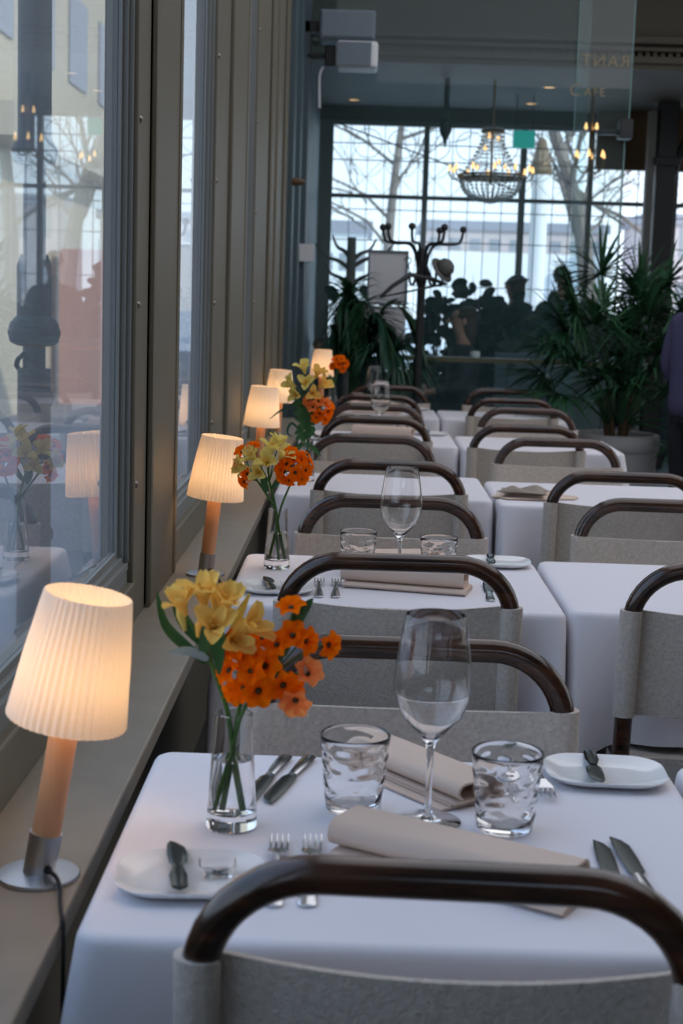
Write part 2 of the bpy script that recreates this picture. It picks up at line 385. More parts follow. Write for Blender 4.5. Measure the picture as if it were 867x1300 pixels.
# winter garden: cornice, soffit, back window, column
mb = MB()
for x0, x1 in ((-0.6, 4.5),):
    mb.bx(x0, x1, 11.20, 11.35, 3.07, 3.9)
    mb.bx(x0, x1, 11.10, 11.20, 3.10, 3.145); mb.bx(x0, x1, 11.15, 11.20, 3.06, 3.10)
    mb.bx(x0, x1, 11.14, 11.20, 3.19, 3.215); mb.bx(x0, x1, 11.08, 11.20, 3.235, 3.28)
x = -0.55
while x < 4.4:
    mb.bx(x, x+0.030, 11.165, 11.20, 3.148, 3.182); x += 0.055
structure('trim_20', mb, 'cornice', smooth=False)
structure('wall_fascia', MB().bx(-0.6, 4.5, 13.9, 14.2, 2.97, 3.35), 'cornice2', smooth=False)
structure('ceiling_garden', MB().bx(-0.6, 4.5, 11.2, 14.3, 3.08, 3.2), 'cornice', smooth=False)
for i, (x, y) in enumerate([(1.43, 12.29), (1.40, 13.30), (-0.13, 13.40), (2.62, 13.6)]):
    t = thing('downlight', ['lit amber downlight in the garden soffit, upper one right of the chandelier', 'lit amber downlight in the soffit just above the green sign', 'lit amber downlight in the soffit over the left end of the back window', 'lit amber downlight in the soffit over the dark column at right'][i], 'downlight', (x, y, 3.08), 0, 'downlights in the winter garden soffit')
    MB().lathe([(0.058, 0), (0.058, -0.006), (0.046, -0.008), (0.045, 0.0)], 20).build('rim', 'brass', t)
    MB().lathe([(0, -0.004), (0.044, -0.004), (0.044, 0), (0, 0)], 20).build('lens', 'spot', t)
# back window
bw = thing('window_6', None, None, kind='structure')
mb = MB(); YB = 14.0
for x0, x1 in ((-0.44, -0.31), (0.515, 0.565), (1.405, 1.455), (2.02, 2.065), (2.60, 2.65), (2.80, 2.84), (3.4, 3.45), (4.0, 4.05)):
    mb.bx(x0, x1, YB-0.05, YB+0.05, 0.55, 2.98)
for z0, z1 in ((0.55, 0.70), (2.28, 2.315), (2.93, 2.98)): mb.bx(-0.44, 4.5, YB-0.04, YB+0.04, z0, z1)
mb.build('frame', 'pale_metal', bw, smooth=False)
mb = MB()   # thin leadwork: grid, diagonals and rings along the top
x = -0.15
while x < 4.4:
    mb.bx(x-0.003, x+0.003, YB-0.01, YB+0.01, 0.7, 2.93); x += 0.155
for z in (1.1, 1.5, 1.9, 2.18, 2.62, 2.77): mb.bx(-0.35, 4.45, YB-0.012, YB+0.012, z-0.004, z+0.004)
x = -0.15
while x < 4.3:
    for a, b in (((x, 2.32), (x+0.29, 2.62)), ((x+0.29, 2.32), (x, 2.62))):
        mb.tube([(a[0], YB-0.02, a[1]), (b[0], YB-0.02, b[1])], 0.003, 4)
    mb.tube([(x+0.155+0.13*cos(t*PI/9), YB-0.02, 2.77+0.13*sin(t*PI/9)) for t in range(19)], 0.004, 4, caps=False)
    mb.tube([(x+0.155+0.15*cos(t*PI/9), YB-0.02, 2.62-0.15*sin(t*PI/9)) for t in range(10)], 0.0035, 4, caps=False)
    x += 0.31
mb.tube([(-0.40, YB-0.03, 2.98), (1.45, YB-0.03, 2.36)], 0.007, 5)
mb.build('lattice', 'iron', bw, smooth=False)
MB().bx(-0.40, 4.5, YB+0.055, YB+0.061, 0.6, 2.96).build('pane', 'pane', bw, smooth=False)
structure('wall_back', MB().bx(-0.6, 4.5, 13.93, 14.15, 0, 0.6), 'navy', smooth=False)
# column with bracket and the brown panel beside it
mb = MB(); mb.bx(2.44, 2.60, 12.9, 13.05, 0, 3.08); mb.bx(2.40, 2.64, 12.86, 13.09, 0, 0.2); mb.bx(2.41, 2.63, 12.87, 13.08, 2.55, 2.62)
mb.tube(smoothpath([(2.58, 12.97, 2.45), (2.66, 12.97, 2.72), (2.80, 12.97, 2.94), (3.0, 12.97, 3.06)]), 0.035, 8)
structure('column_garden', mb, 'iron', smooth=False, bevel=0.006)
structure('trim_21', MB().bx(2.36, 2.42, 12.92, 13.02, 0, 3.0), 'pale_metal', smooth=False)
structure('wall_panel', MB().bx(2.05, 4.5, 13.72, 13.80, 2.58, 3.08), 'brownwall', smooth=False)

# ================================================================== OUTSIDE
structure('ground_outside', MB().bx(-80, 80, 14.6, 140, -0.5, -0.2), 'snow', smooth=False)
structure('ground_terrace', MB().bx(-40, -0.53, -10, 40, -0.45, -0.15), 'terrace', smooth=False)
def building(x0, x1, y0, y1, h, wall, label, rows, cols, face, lower=None, roof=True, base=-0.2, z_first=1.2, dz=2.6):
    t = thing('building', label, 'building', ((x0+x1)/2, (y0+y1)/2, base))
    w, d = x1-x0, y1-y0
    MB().bx(-w/2, w/2, -d/2, d/2, 0, h).build('wall', wall, t, smooth=False)
    if lower: MB().bx(-w/2-0.05, w/2+0.05, -d/2-0.06, d/2+0.06, 0, lower).build('plinth', 'wallpale', t, smooth=False)
    if roof: MB().bx(-w/2-0.15, w/2+0.15, -d/2-0.15, d/2+0.15, h, h+0.35).build('roof', 'roof', t, smooth=False)
    mbx = MB()
    for r in range(rows):
        z = z_first+r*dz
        for c in range(cols):
            f = (c+0.5)/cols
            if face == 'y':
                x = -w/2+f*w; MB().bx(x-0.28*w/cols, x+0.28*w/cols, -d/2-0.03, -d/2+0.02, z, z+dz*0.55).build('window', 'dwin', t, smooth=False)
            else:
                y = -d/2+f*d; MB().bx(w/2-0.02, w/2+0.03, y-0.28*d/cols, y+0.28*d/cols, z, z+dz*0.55).build('window', 'dwin', t, smooth=False)
    return t
building(2.4, 9.5, 60, 66, 4.4, 'wallpink', 'low pinkish-grey building far beyond the back window', 1, 9, 'y', lower=3.55, z_first=3.62, dz=0.8)
building(-2.2, 0.1, 45, 50, 3.5, 'wallpale', 'low white building far beyond the left end of the back window', 1, 5, 'y', z_first=2.4, dz=0.9)
building(10.2, 15, 55, 60, 4.6, 'wallpink', 'pinkish building far beyond the back window at right', 2, 5, 'y', z_first=1.4, dz=2.0)
building(-9.5, -4.15, 16, 30, 7.5, 'cream', 'cream rendered building across the terrace, seen through the nearest window', 2, 6, 'x', z_first=4.4, dz=2.2)
tag(MB().bx(-4.09, -3.7, 16, 30, 2.95, 3.3).build('stone_ledge', 'cream', None, smooth=False), 'long cream stone ledge jutting from the cream building across the terrace', 'ledge')
structure('wall_pink_reflection', MB().bx(-4.02, -3.48, 20.0, 20.5, -0.2, 1.9), 'salmon', smooth=False)  # added wall, stands in for a pink reflection in the nearest pane
# iron veranda column just outside the first window
t = thing('iron_column', 'dark cast iron column standing on the terrace just outside the nearest window', 'column', (-0.87, 4.0, -0.15))
MB().lathe([(0.075, 0), (0.075, 0.08), (0.055, 0.10), (0.048, 0.3), (0.044, 1.28), (0.044, 1.3)], 20).build('pedestal', 'iron', t)
MB().lathe([(0.044, 1.36), (0.064, 1.37), (0.070, 1.395), (0.064, 1.42), (0.046, 1.44), (0.046, 1.57), (0.036, 1.6)], 20).build('collar', 'iron', t)
mb = MB(); mb.tube([(0, 0, 1.28), (0, 0, 1.95)], 0.03, 12)
mb.build('neck', 'iron', t)
MB().lathe([(0.03, 1.83), (0.055, 1.84), (0.062, 1.87), (0.044, 1.90), (0.042, 4.2), (0.055, 4.25)], 20).build('shaft', 'iron', t)
mb = MB(); mb.tube([(0.047*cos(k*0.55)-0.0, 0.047*sin(k*0.55), 0.3+k*0.016) for k in range(66)], 0.007, 5); mb.build('rope_moulding', 'iron', t)
# bare tree and pale lamp column outside the back window
def bare_tree(loc, label, h, lean, seed):
    rnd = random.Random(seed)
    t = thing('bare_tree', label, 'tree', loc, 0, 'bare trees beyond the back window')
    tr = MB(); tr.tube(smoothpath([(0, 0, 0), (0.05*lean, 0, h*0.3), (0.3*lean, 0, h*0.62), (lean, 0.1, h)]), [0.17-0.11*i/18 for i in range(19)], 8); tr.build('trunk', 'bark', t)
    br = MB()
    def rec(p, d, L, r, dep):
        q = p+d*L; mid = (p+q)/2+Vector((rnd.uniform(-1, 1), rnd.uniform(-1, 1), rnd.uniform(-1, 1)))*L*0.1
        br.tube([p, mid, q], [r, r*0.8, r*0.6], 5)
        if dep:
            for k in range(3):
                nd = (d+Vector((rnd.uniform(-1, 1), rnd.uniform(-.6, .6), rnd.uniform(-.5, .9)))*0.75).normalized()
                rec(p+d*L*(0.45+0.25*k), nd, L*0.66, r*0.55, dep-1)
    for f in (0.45, 0.55, 0.65, 0.75, 0.85, 0.97):
        p = Vector((lean*f*f, 0.05, h*f)); a = rnd.uniform(0, 2*PI)
        rec(p, Vector((cos(a), 0.5*sin(a), 0.55)).normalized(), h*0.26, 0.045, 3)
    br.build('branches', 'bark', t)
    return t
bare_tree((3.05, 20, -0.2), 'leafless tree leaning left outside the back window, right of the chandelier', 4.6, -0.95, 3)
bare_tree((0.5, 34, -0.2), 'leafless tree farther off, outside the left half of the back window', 6.0, 0.3, 5)
bare_tree((4.6, 24, -0.2), 'leafless tree outside the window at the far right edge', 5.6, 0.4, 9)
t = thing('street_column', 'cream round street column outside the back window beside the leaning tree', 'column', (2.16, 19.0, -0.2))
MB().lathe([(0.16, 0), (0.16, 0.25), (0.115, 0.32), (0.105, 3.0), (0.13, 3.05), (0.13, 3.15)], 18).build('shaft', 'wallpale', t)
MB().lathe([(0.0, 3.62), (0.05, 3.58), (0.15, 3.2), (0.12, 3.15), (0, 3.15)], 16).build('cap', 'brownwall', t)

# ================================================================== FURNITURE BUILDERS
def arc(cx, cz, r, a0, a1, n):
    return [(cx+r*cos(a0+(a1-a0)*i/n), cz+r*sin(a0+(a1-a0)*i/n)) for i in range(n+1)]
LEAN = 0.09
def hoop_y(z): return (0.855-z)*LEAN if z > 0.46 else 0.03555*(max(z, 0)/0.46)**1.5 - 0.03*(1-z/0.46)
def chair_proto():
    t = thing('dining_chair', 'x', 'chair')
    r = 0.0178; hw = 0.2225; rc = 0.108; zt = 0.855
    zs = [0.0, 0.1, 0.2, 0.3, 0.4, 0.46, 0.55, 0.65, zt-rc-0.01]
    pts = [(-hw, z) for z in zs]+arc(-hw+rc, zt-rc, rc, PI, PI/2, 10)+[(x, zt) for x in (-0.08, 0.0, 0.08)]+arc(hw-rc, zt-rc, rc, PI/2, 0, 10)+[(hw, z) for z in reversed(zs)]
    MB().tube([(x, hoop_y(z), z+(r if z == 0 else 0)) for x, z in pts], r, 14).build('back_frame', 'bent', t)
    # sling backrest: sheet on the sitter's side of the posts, hems wrapped round the posts
    rs = 0.0228; sag = 0.030; tk = 0.008; N = 18; y0_ = rs
    prof = []
    for i in range(N+1):
        x = -hw+2*hw*i/N; prof.append((x, y0_-sag*(1-(x/hw)**2)))
    for i in range(1, 12):
        a = PI/2-(PI*1.32)*i/11; prof.append((hw+rs*cos(a), rs*sin(a)))
    xe = hw-0.020
    for i in range(N+1):
        x = xe-2*xe*i/N; prof.append((x, y0_-sag*(1-(x/hw)**2)-tk))
    for i in range(11):
        a = PI/2-PI*1.32*(11-i)/11
        prof.append((-hw-rs*cos(a), rs*sin(a)))
    rows = []
    z0, z1 = 0.552, 0.772
    for k in range(9):
        f = k/8; z = z0+(z1-z0)*f
        ring = []
        for (x, y) in prof:
            dip = 0.010*(1-(x/hw)**2 if abs(x) < hw else 0)*(1 if f == 1 else (0.8*f if f > 0 else 0))
            in_ = 1.0 if 0 < k < 8 else 0.97
            zz = z-dip
            ring.append((x, hoop_y(zz)+y*in_, zz))
        rows.append(ring)
    MB().loft(rows).build('backrest', 'boucle', t, ang=60)
    # seat frame, sling seat, front legs
    zf = 0.440; yb, yf = 0.034, 0.43
    mb = MB()
    path = [(-hw+0.012, yb, zf)]+[(x, y, zf) for x, y in [(-hw+0.012, 0.2), (-hw+0.012, yf-0.06)]]+[(-hw+0.072+0.06*cos(a), yf-0.06+0.06*sin(a), zf) for a in [PI-PI/2*i/6 for i in range(7)]]
    path += [(-p[0], p[1], p[2]) for p in reversed(path)]
    mb.tube(path, 0.0155, 10); mb.build('seat_frame', 'bent', t)
    rows = []
    for k in range(7):
        y = yb+0.02+(yf-yb-0.005)*k/6
        top = [(-hw-0.004+(2*hw+0.008)*i/10, y, zf+0.019-0.016*sin(PI*i/10)*sin(PI*min(max(k/6, .05), .95))) for i in range(11)]
        bot = [(p[0], p[1], p[2]-0.010) for p in reversed(top)]
        rows.append(top+bot)
    MB().loft(rows).build('seat', 'boucle', t, ang=50)
    for s in (-1, 1):
        MB().tube(smoothpath([(s*(hw-0.012), yf-0.07, zf-0.012), (s*(hw-0.008), yf-0.05, 0.30), (s*(hw+0.004), yf-0.02, 0.001)]), 0.0155, 10).build('leg', 'bent', t)
    return t

def cloth_mesh(a, b, drop, seed, xl=0.010, xr=0.010, ztop=0.745):
    """rounded-edge cloth over a table top of half sizes a x b (origin on the floor below its middle)"""
    rnd = random.Random(seed); ph = [rnd.uniform(0, 6.28) for _ in range(6)]
    rc = 0.020; per = []
    def side(x0, y0, x1, y1, nx, ny, n):
        for i in range(n): per.append((x0+(x1-x0)*i/n, y0+(y1-y0)*i/n, nx, ny))
    def corner(cx, cy, a0, n=6):
        for i in range(n): t = a0+PI/2*i/n; per.append((cx+rc*cos(t), cy+rc*sin(t), cos(t), sin(t)))
    n1, n2 = 26, 30
    side(-(a-rc), -b, a-rc, -b, 0, -1, n2); corner(a-rc, -(b-rc), -PI/2)
    side(a, -(b-rc), a, b-rc, 1, 0, n1); corner(a-rc, b-rc, 0)
    side(a-rc, b, -(a-rc), b, 0, 1, n2); corner(-(a-rc), b-rc, PI/2)
    side(-a, b-rc, -a, -(b-rc), -1, 0, n1); corner(-(a-rc), -(b-rc), PI)
    n = len(per); rows = []
    for s in (0.02, 0.3, 0.6, 0.85, 0.97):
        rows.append([(x*s, y*s, ztop+0.0006*sin(9*x*s+ph[0])*sin(8*y*s+ph[1])) for x, y, nx, ny in per])
    for off, dz in ((0.0, 0.0), (0.006, -0.0025), (0.0095, -0.007), (0.011, -0.014)):
        rows.append([(x+nx*off-nx*0.004, y+ny*off-ny*0.004, ztop+dz) for x, y, nx, ny in per])
    K = 12
    for k in range(1, K+1):
        f = k/K; row = []
        for j, (x, y, nx, ny) in enumerate(per):
            dx, dy = a-abs(x), b-abs(y)
            d = math.hypot(max(dx, 0), max(dy, 0)); c = math.exp(-(d/0.05)**2)
            pin = math.exp(-((d-0.115)/0.045)**2)
            sx_, sy_ = (1 if x > 0 else -1), (1 if y > 0 else -1)
            u = x if abs(ny) > abs(nx) else y
            wv = 0.006*f*sin(u*17+ph[2]+2*sy_)+0.004*f*sin(u*31+ph[3]+sx_)
            ox = nx*(0.007+0.006*f+wv-0.026*pin*f); oy = ny*(0.007+0.012*f+wv-0.034*pin*f)
            ox += sx_*0.050*c*f; oy += sy_*0.070*c*f
            ox = max(-0.08, min(xr, ox)) if sx_ > 0 else min(0.08, max(-xl, ox))
            z = ztop-0.014-f*(drop-0.014+0.045*c)-0.003*sin(u*11+ph[4])*f
            row.append((x+ox, y+oy, z))
        rows.append(row)
    m = MB(); m.loft(rows, True, False)
    m.f.append(tuple(reversed(range(n))))
    return m

def table_proto():
    t = thing('dining_table', 'x', 'table')
    MB().bx(-0.335, 0.335, -0.290, 0.290, 0.715, 0.7425).build('tabletop', 'walnut', t, smooth=False, bevel=0.006)
    MB().lathe([(0.03, 0.028), (0.03, 0.70), (0.09, 0.715)], 16).build('pedestal', 'iron', t)
    mb = MB()
    for k in range(4):
        a = PI/4+k*PI/2; mb.tube([(0, 0, 0.03), (0.14*cos(a), 0.14*sin(a), 0.026), (0.27*cos(a), 0.27*sin(a), 0.014)], [0.022, 0.018, 0.012], 8)
    mb.build('foot', 'iron', t)
    return t

# ================================================================== TABLES AND CLOTHS
LX, RX = 0.087, 0.792
TABLES = {   # key: (x, y, words that single it out)
    'A': (LX, 1.665, 'nearest table by the windows'), 'B': (LX, 3.260, 'second table from the front by the windows'),
    'C': (LX, 4.985, 'third table from the front by the windows'), 'D': (LX, 6.720, 'fourth table from the front by the windows'), 'E': (LX, 8.270, 'last table by the windows'),
    'P': (RX, 1.680, 'nearest aisle table, a sliver at the right edge'), 'Q': (RX, 3.290, 'bare aisle table beside the second window table'),
    'R': (RX, 4.900, 'aisle table holding a crumpled napkin'), 'S': (RX, 6.640, 'bare aisle table in front of the big palm'), 'T': (RX, 8.270, 'farthest aisle table')}
proto_table = None
for k, (x, y, w) in TABLES.items():
    lab = 'dining table under a white cloth, the ' + w
    if proto_table is None:
        proto_table = table_proto(); proto_table.location = (x, y, 0); proto_table['label'] = lab; proto_table['group'] = 'cloth-covered dining tables'
    else: dup(proto_table, (x, y, 0), 0, lab)
    o = cloth_mesh(0.340, 0.297, 0.276, ord(k), 0.034 if k < 'P' else 0.008, 0.008 if k < 'P' else 0.05).build('tablecloth', 'cloth', None, loc=(x, y, 0), ang=70)
    tag(o, 'white tablecloth draped over the ' + w, 'tablecloth', 'white tablecloths')

# ================================================================== CHAIRS
ch = None
CH = [  # (x, y, far?, words)
    (0.094, 1.262, 0, 'nearest chair, its back to us, at the nearest table'), (0.094, 2.150, 1, 'facing us across the nearest table, behind the big wine glass'),
    (0.090, 2.872, 0, 'its back to us at the second window table'), (0.092, 3.752, 1, 'facing us across the second window table'),
    (0.103, 4.592, 0, 'its back to us at the third window table'), (0.052, 5.470, 1, 'facing us across the third window table'),
    (0.075, 6.333, 0, 'its back to us at the fourth window table'), (0.080, 7.105, 1, 'facing us across the fourth window table'),
    (0.095, 7.825, 0, 'its back to us at the last window table'), (0.170, 8.740, 1, 'facing us across the last window table'),
    (0.772, 2.885, 0, 'its back to us at the right edge, beside the second table'), (0.806, 3.850, 1, 'facing us, cut by the right edge, across the bare aisle table'),
    (0.812, 4.475, 0, 'its back to us at the aisle table with the crumpled napkin'), (0.745, 5.555, 1, 'facing us across the aisle table with the crumpled napkin'),
    (0.695, 6.130, 0, 'its back to us at the bare aisle table before the palm'), (0.808, 7.170, 1, 'facing us across the bare aisle table before the palm'),
    (0.808, 7.865, 0, 'its back to us at the farthest aisle table'), (0.843, 8.715, 1, 'facing us across the farthest aisle table')]
for x, y, far, w in CH:
    lab = 'dark-framed beige sling chair ' + w
    rz = (PI if far else 0)+random.uniform(-0.02, 0.02)
    if ch is None:
        ch = chair_proto(); ch.location = (x, y, 0); ch.rotation_euler.z = -0.03; ch['label'] = 'dark-framed beige sling chair nearest to us, its back cropped by the bottom edge'; ch['group'] = 'dark-framed sling chairs'
    else: dup(ch, (x, y, 0), rz, lab)

# ================================================================== LAMPS ON THE SILL
def lamp(x, y, z, lean, spin, label, cord=True):
    t = thing('table_lamp', label, 'lamp', (x, y, z), 0, 'small pleated table lamps')
    MB().lathe([(0, 0), (0.046, 0), (0.0465, 0.002), (0.0455, 0.0045), (0.02, 0.0065), (0, 0.0065)], 36).build('base', 'brushed', t)
    Rm = Matrix.Rotation(lean, 4, 'Y')
    MB().lathe([(0, 0.004), (0.0185, 0.004), (0.0185, 0.053), (0, 0.053)], 28, mtx=Rm).build('socket', 'brushed', t)
    MB().lathe([(0.0165, 0.053), (0.0165, 0.200), (0.012, 0.205), (0, 0.205)], 24, mtx=Rm).build('stem', 'maple', t)
    n = 46; rows = []
    for (r, zz) in [(0.0660, 0.186), (0.0668, 0.188), (0.0585, 0.262), (0.0485, 0.330), (0.0478, 0.332)]:
        rows.append([Rm @ Vector(((r+0.0011*(1 if k % 2 else -1))*cos(2*PI*k/(2*n)), (r+0.0011*(1 if k % 2 else -1))*sin(2*PI*k/(2*n)), zz)) for k in range(2*n)])
    MB().loft(rows, True, False).build('lamp_shade', 'shade', t, ang=5)
    MB().lathe([(0.009, 0.200), (0.011, 0.215), (0.020, 0.245), (0.018, 0.262), (0.008, 0.272), (0, 0.273)], 16, mtx=Rm).build('bulb', 'lampbulb', t)
    if cord:
        mb = MB(); mb.lathe([(0, 0), (0.0045, 0.001), (0.0045, 0.006), (0, 0.007)], 10, (0.0145, -0.0135, 0.014), Matrix.Rotation(PI/2, 4, 'X'))
        mb.tube(smoothpath([(0.0155, -0.018, 0.014), (0.026, -0.028, 0.010), (0.034, -0.046, 0.0045), (0.040, -0.075, 0.003), (0.047, -0.105, 0.003), (0.053, -0.125, -0.004), (0.056, -0.14, -0.06), (0.058, -0.16, -0.2)]), 0.0024, 7)
        mb.build('cord', 'black', t)
    return t
lamp(-0.346, 1.620, 0.7005, 0.165, 0, 'pleated white table lamp leaning on the sill, nearest and largest')
lamp(-0.352, 3.500, 0.7005, 0.105, 0, 'pleated white table lamp on the sill beside the second window post')
lamp(-0.368, 5.500, 0.7005, 0.06, 0, 'pleated white table lamp on the sill, overlapped by the peach-orange bouquet tendril')
lamp(-0.368, 6.800, 0.7005, 0.03, 0, 'pleated white table lamp on the sill, farthest one standing on it')
lamp(-0.215, 8.330, 0.7455, 0.02, 0, 'pleated white table lamp standing on the last window table', cord=False)

# ================================================================== TABLEWARE
ZT = 0.7455
def vase_proto():
    t = thing('bud_vase', 'x', 'vase')
    MB().lathe([(0, 0.0), (0.0285, 0.0), (0.0300, 0.002), (0.0300, 0.008), (0.0272, 0.05), (0.0235, 0.10), (0.0218, 0.136), (0.0212, 0.1365), (0.0204, 0.136), (0.0221, 0.10), (0.0258, 0.05), (0.0280, 0.022), (0.026, 0.019), (0, 0.019)], 40).build('vase_body', 'glass', t, ang=35)
    MB().lathe([(0, 0.0192), (0.0257, 0.0197), (0.0277, 0.0225), (0.0255, 0.05), (0.0228, 0.082), (0, 0.082)], 36).build('water', 'water', t)
    return t
def goblet_proto():
    t = thing('wine_glass', 'x', 'wine glass')
    MB().lathe([(0, 0), (0.039, 0.0), (0.040, 0.0012), (0.039, 0.0022), (0.018, 0.0046), (0.0065, 0.009), (0.0044, 0.016), (0.0038, 0.05), (0.0042, 0.088), (0.007, 0.099),
                (0.020, 0.112), (0.036, 0.131), (0.0445, 0.152), (0.0462, 0.170), (0.0445, 0.195), (0.040, 0.225), (0.0352, 0.2520), (0.0348, 0.2525), (0.0343, 0.2520),
                (0.0391, 0.225), (0.0436, 0.195), (0.0453, 0.170), (0.0436, 0.153), (0.035, 0.1325), (0.019, 0.1145), (0.006, 0.1045), (0, 0.1035)], 48).build('glass_body', 'glass', t, ang=50)
    return t
def tumbler_proto():
    t = thing('water_tumbler', 'x', 'tumbler')
    def wob(a, z):
        f = max(0, min(1, (z-0.012)/0.01))*max(0, min(1, (0.088-z)/0.008))
        return f*(0.016*sin(3*a+z*330+1.5*sin(2*a))+0.014*sin(5*a-z*420+1.3)+0.009*sin(8*a+z*250))
    prof = [(0, 0.0), (0.0305, 0.0), (0.0330, 0.0025)]+[(0.0335+0.0092*i/22, 0.005+0.090*i/22) for i in range(23)]
    prof += [(0.0420, 0.0958), (0.0412, 0.0950)]
    inn = [(0.0322+0.0090*i/8, 0.013+0.082*i/8) for i in range(8)]
    prof += list(reversed(inn))+[(0.029, 0.0105), (0, 0.0100)]
    m = MB()
    rings = []
    n = 64
    for q, (r, z) in enumerate(prof):
        w = 1 if q < 26 else 0.25
        rings.append([(max(r, 1e-6)*(1+w*wob(2*PI*k/n, z))*cos(2*PI*k/n), max(r, 1e-6)*(1+w*wob(2*PI*k/n, z))*sin(2*PI*k/n), z) for k in range(n)])
    m.loft(rings); m.build('glass_body', 'glass', t, ang=50)
    return t
def rrect(a, b, r, n=6):
    p = []
    for cx, cy, a0 in ((a-r, b-r, 0), (-(a-r), b-r, PI/2), (-(a-r), -(b-r), PI), (a-r, -(b-r), 1.5*PI)):
        for i in range(n+1):
            t = a0+PI/2*i/n; p.append((cx+r*cos(t), cy+r*sin(t)))
    return p
def plate_proto():
    t = thing('bread_plate', 'x', 'plate')
    rows = []
    for a, b, r, z in ((0.045, 0.036, 0.026, 0.0), (0.055, 0.044, 0.032, 0.0), (0.072, 0.058, 0.040, 0.006), (0.0785, 0.0630, 0.044, 0.0105), (0.0795, 0.0638, 0.0445, 0.0120), (0.0785, 0.0630, 0.044, 0.0128), (0.071, 0.056, 0.040, 0.0100), (0.060, 0.047, 0.034, 0.0055), (0.04, 0.03, 0.02, 0.0045), (0.002, 0.002, 0.001, 0.0042)):
        rows.append([(x, y, z) for x, y in rrect(a, b, r)])
    MB().loft(rows).build('dish', 'china', t, ang=50)
    return t
def blade_shape(m, st, thick):
    """st: list of (y, halfwidth, z, xshift) -> lens-section bar along y"""
    rows = []
    for (y, w, z, xs) in st:
        rows.append([(xs+w*cos(2*PI*k/10), y, z+thick*sin(2*PI*k/10)) for k in range(10)])
    return m.loft(rows)
def fork_proto():
    t = thing('fork', 'x', 'fork')
    m = MB(); blade_shape(m, [(0.0, 0.006, 0.0022, 0), (0.004, 0.0095, 0.0022, 0), (0.03, 0.0092, 0.0024, 0), (0.08, 0.0045, 0.0075, 0), (0.11, 0.0030, 0.0105, 0), (0.125, 0.0036, 0.0100, 0)], 0.0018); m.build('handle', 'steel', t)
    m = MB(); blade_shape(m, [(0.122, 0.0034, 0.0100, 0), (0.132, 0.0098, 0.0085, 0), (0.145, 0.0118, 0.0060, 0), (0.150, 0.0118, 0.0052, 0)], 0.0013)
    for i in range(4):
        x = -0.0096+0.0064*i
        m.tube([(x, 0.148, 0.0056), (x, 0.165, 0.0042), (x, 0.182, 0.0054), (x*0.98, 0.190, 0.0078)], [0.0016, 0.0016, 0.0013, 0.0007], 6)
    m.build('tines', 'steel', t)
    return t
def knife_proto():
    t = thing('table_knife', 'x', 'knife')
    m = MB(); blade_shape(m, [(0.0, 0.004, 0.003, 0), (0.004, 0.0095, 0.003, 0), (0.04, 0.0090, 0.003, 0), (0.085, 0.0062, 0.003, 0)], 0.0027); m.build('handle', 'steel', t)
    m = MB(); blade_shape(m, [(0.084, 0.0060, 0.003, 0), (0.095, 0.0095, 0.003, 0.001), (0.14, 0.0105, 0.003, 0.001), (0.175, 0.0098, 0.003, 0.001), (0.190, 0.0066, 0.003, -0.001), (0.1995, 0.001, 0.003, -0.006)], 0.0011); m.build('blade', 'darksteel', t)
    return t
def butter_knife_proto():
    t = thing('butter_knife', 'x', 'butter knife')
    m = MB(); blade_shape(m, [(0.0, 0.003, 0.0028, 0), (0.003, 0.0085, 0.0028, 0), (0.035, 0.0095, 0.0028, 0), (0.062, 0.0050, 0.0028, 0)], 0.0026); m.build('handle', 'darksteel', t)
    m = MB(); blade_shape(m, [(0.061, 0.0048, 0.0028, 0), (0.070, 0.0100, 0.0028, 0.001), (0.095, 0.0112, 0.0028, 0.001), (0.115, 0.0098, 0.0028, 0.0), (0.127, 0.0055, 0.0028, -0.003), (0.131, 0.001, 0.0028, -0.005)], 0.0012); m.build('blade', 'darksteel', t)
    return t
def napkin_proto():
    """folded napkin lying along x: two flat leaves with a loop rolled on top, open at the ends"""
    t = thing('folded_napkin', 'x', 'napkin')
    def strip(path, L0, L1, tk):
        P = [Vector((0, y, z)) for y, z in path]; N = len(P); up, dn = [], []
        for i in range(N):
            d = (P[min(i+1, N-1)]-P[max(i-1, 0)]).normalized(); nrm = Vector((0, -d.z, d.y))
            up.append(P[i]+nrm*tk/2); dn.append(P[i]-nrm*tk/2)
        ring = up+list(reversed(dn))
        return [[(x, p.y, p.z) for p in ring] for x in (L0, L0+0.004, (L0+L1)/2, L1-0.004, L1)]
    m = MB(); m.loft(strip([(-0.070, 0.0032), (-0.02, 0.0030), (0.040, 0.0030), (0.052, 0.0036), (0.0555, 0.0062), (0.052, 0.0088), (0.02, 0.0092), (-0.052, 0.0086)], -0.142, 0.130, 0.0040)); m.build('lower_fold', 'napkin', t, ang=40)
    m = MB(); lp = [(-0.050, 0.0140), (-0.012, 0.0138), (0.018, 0.0140)]
    lp += [(0.024+0.019*cos(a), 0.0330+0.0190*sin(a)) for a in [-PI/2+PI*i/12 for i in range(13)]]
    lp += [(0.0, 0.0525), (-0.020, 0.0515)]+[(-0.028+0.016*cos(a), 0.0350+0.0165*sin(a)) for a in [PI/2+PI*0.85*i/9 for i in range(10)]]
    m.loft(strip(lp, -0.135, 0.138, 0.0046)); m.build('rolled_fold', 'napkin', t, ang=40)
    return t
def butter_dish_proto():
    t = thing('butter_dish', 'x', 'dish')
    rows = [[(x, y, z) for x, y in rrect(a, a*0.8, 0.006, 4)] for a, z in ((0.018, 0.0), (0.022, 0.001), (0.0265, 0.016), (0.0270, 0.017), (0.0255, 0.0165), (0.021, 0.0045), (0.002, 0.004))]
    MB().loft(rows).build('glass_body', 'glass', t, ang=40)
    return t
PROTO = {}
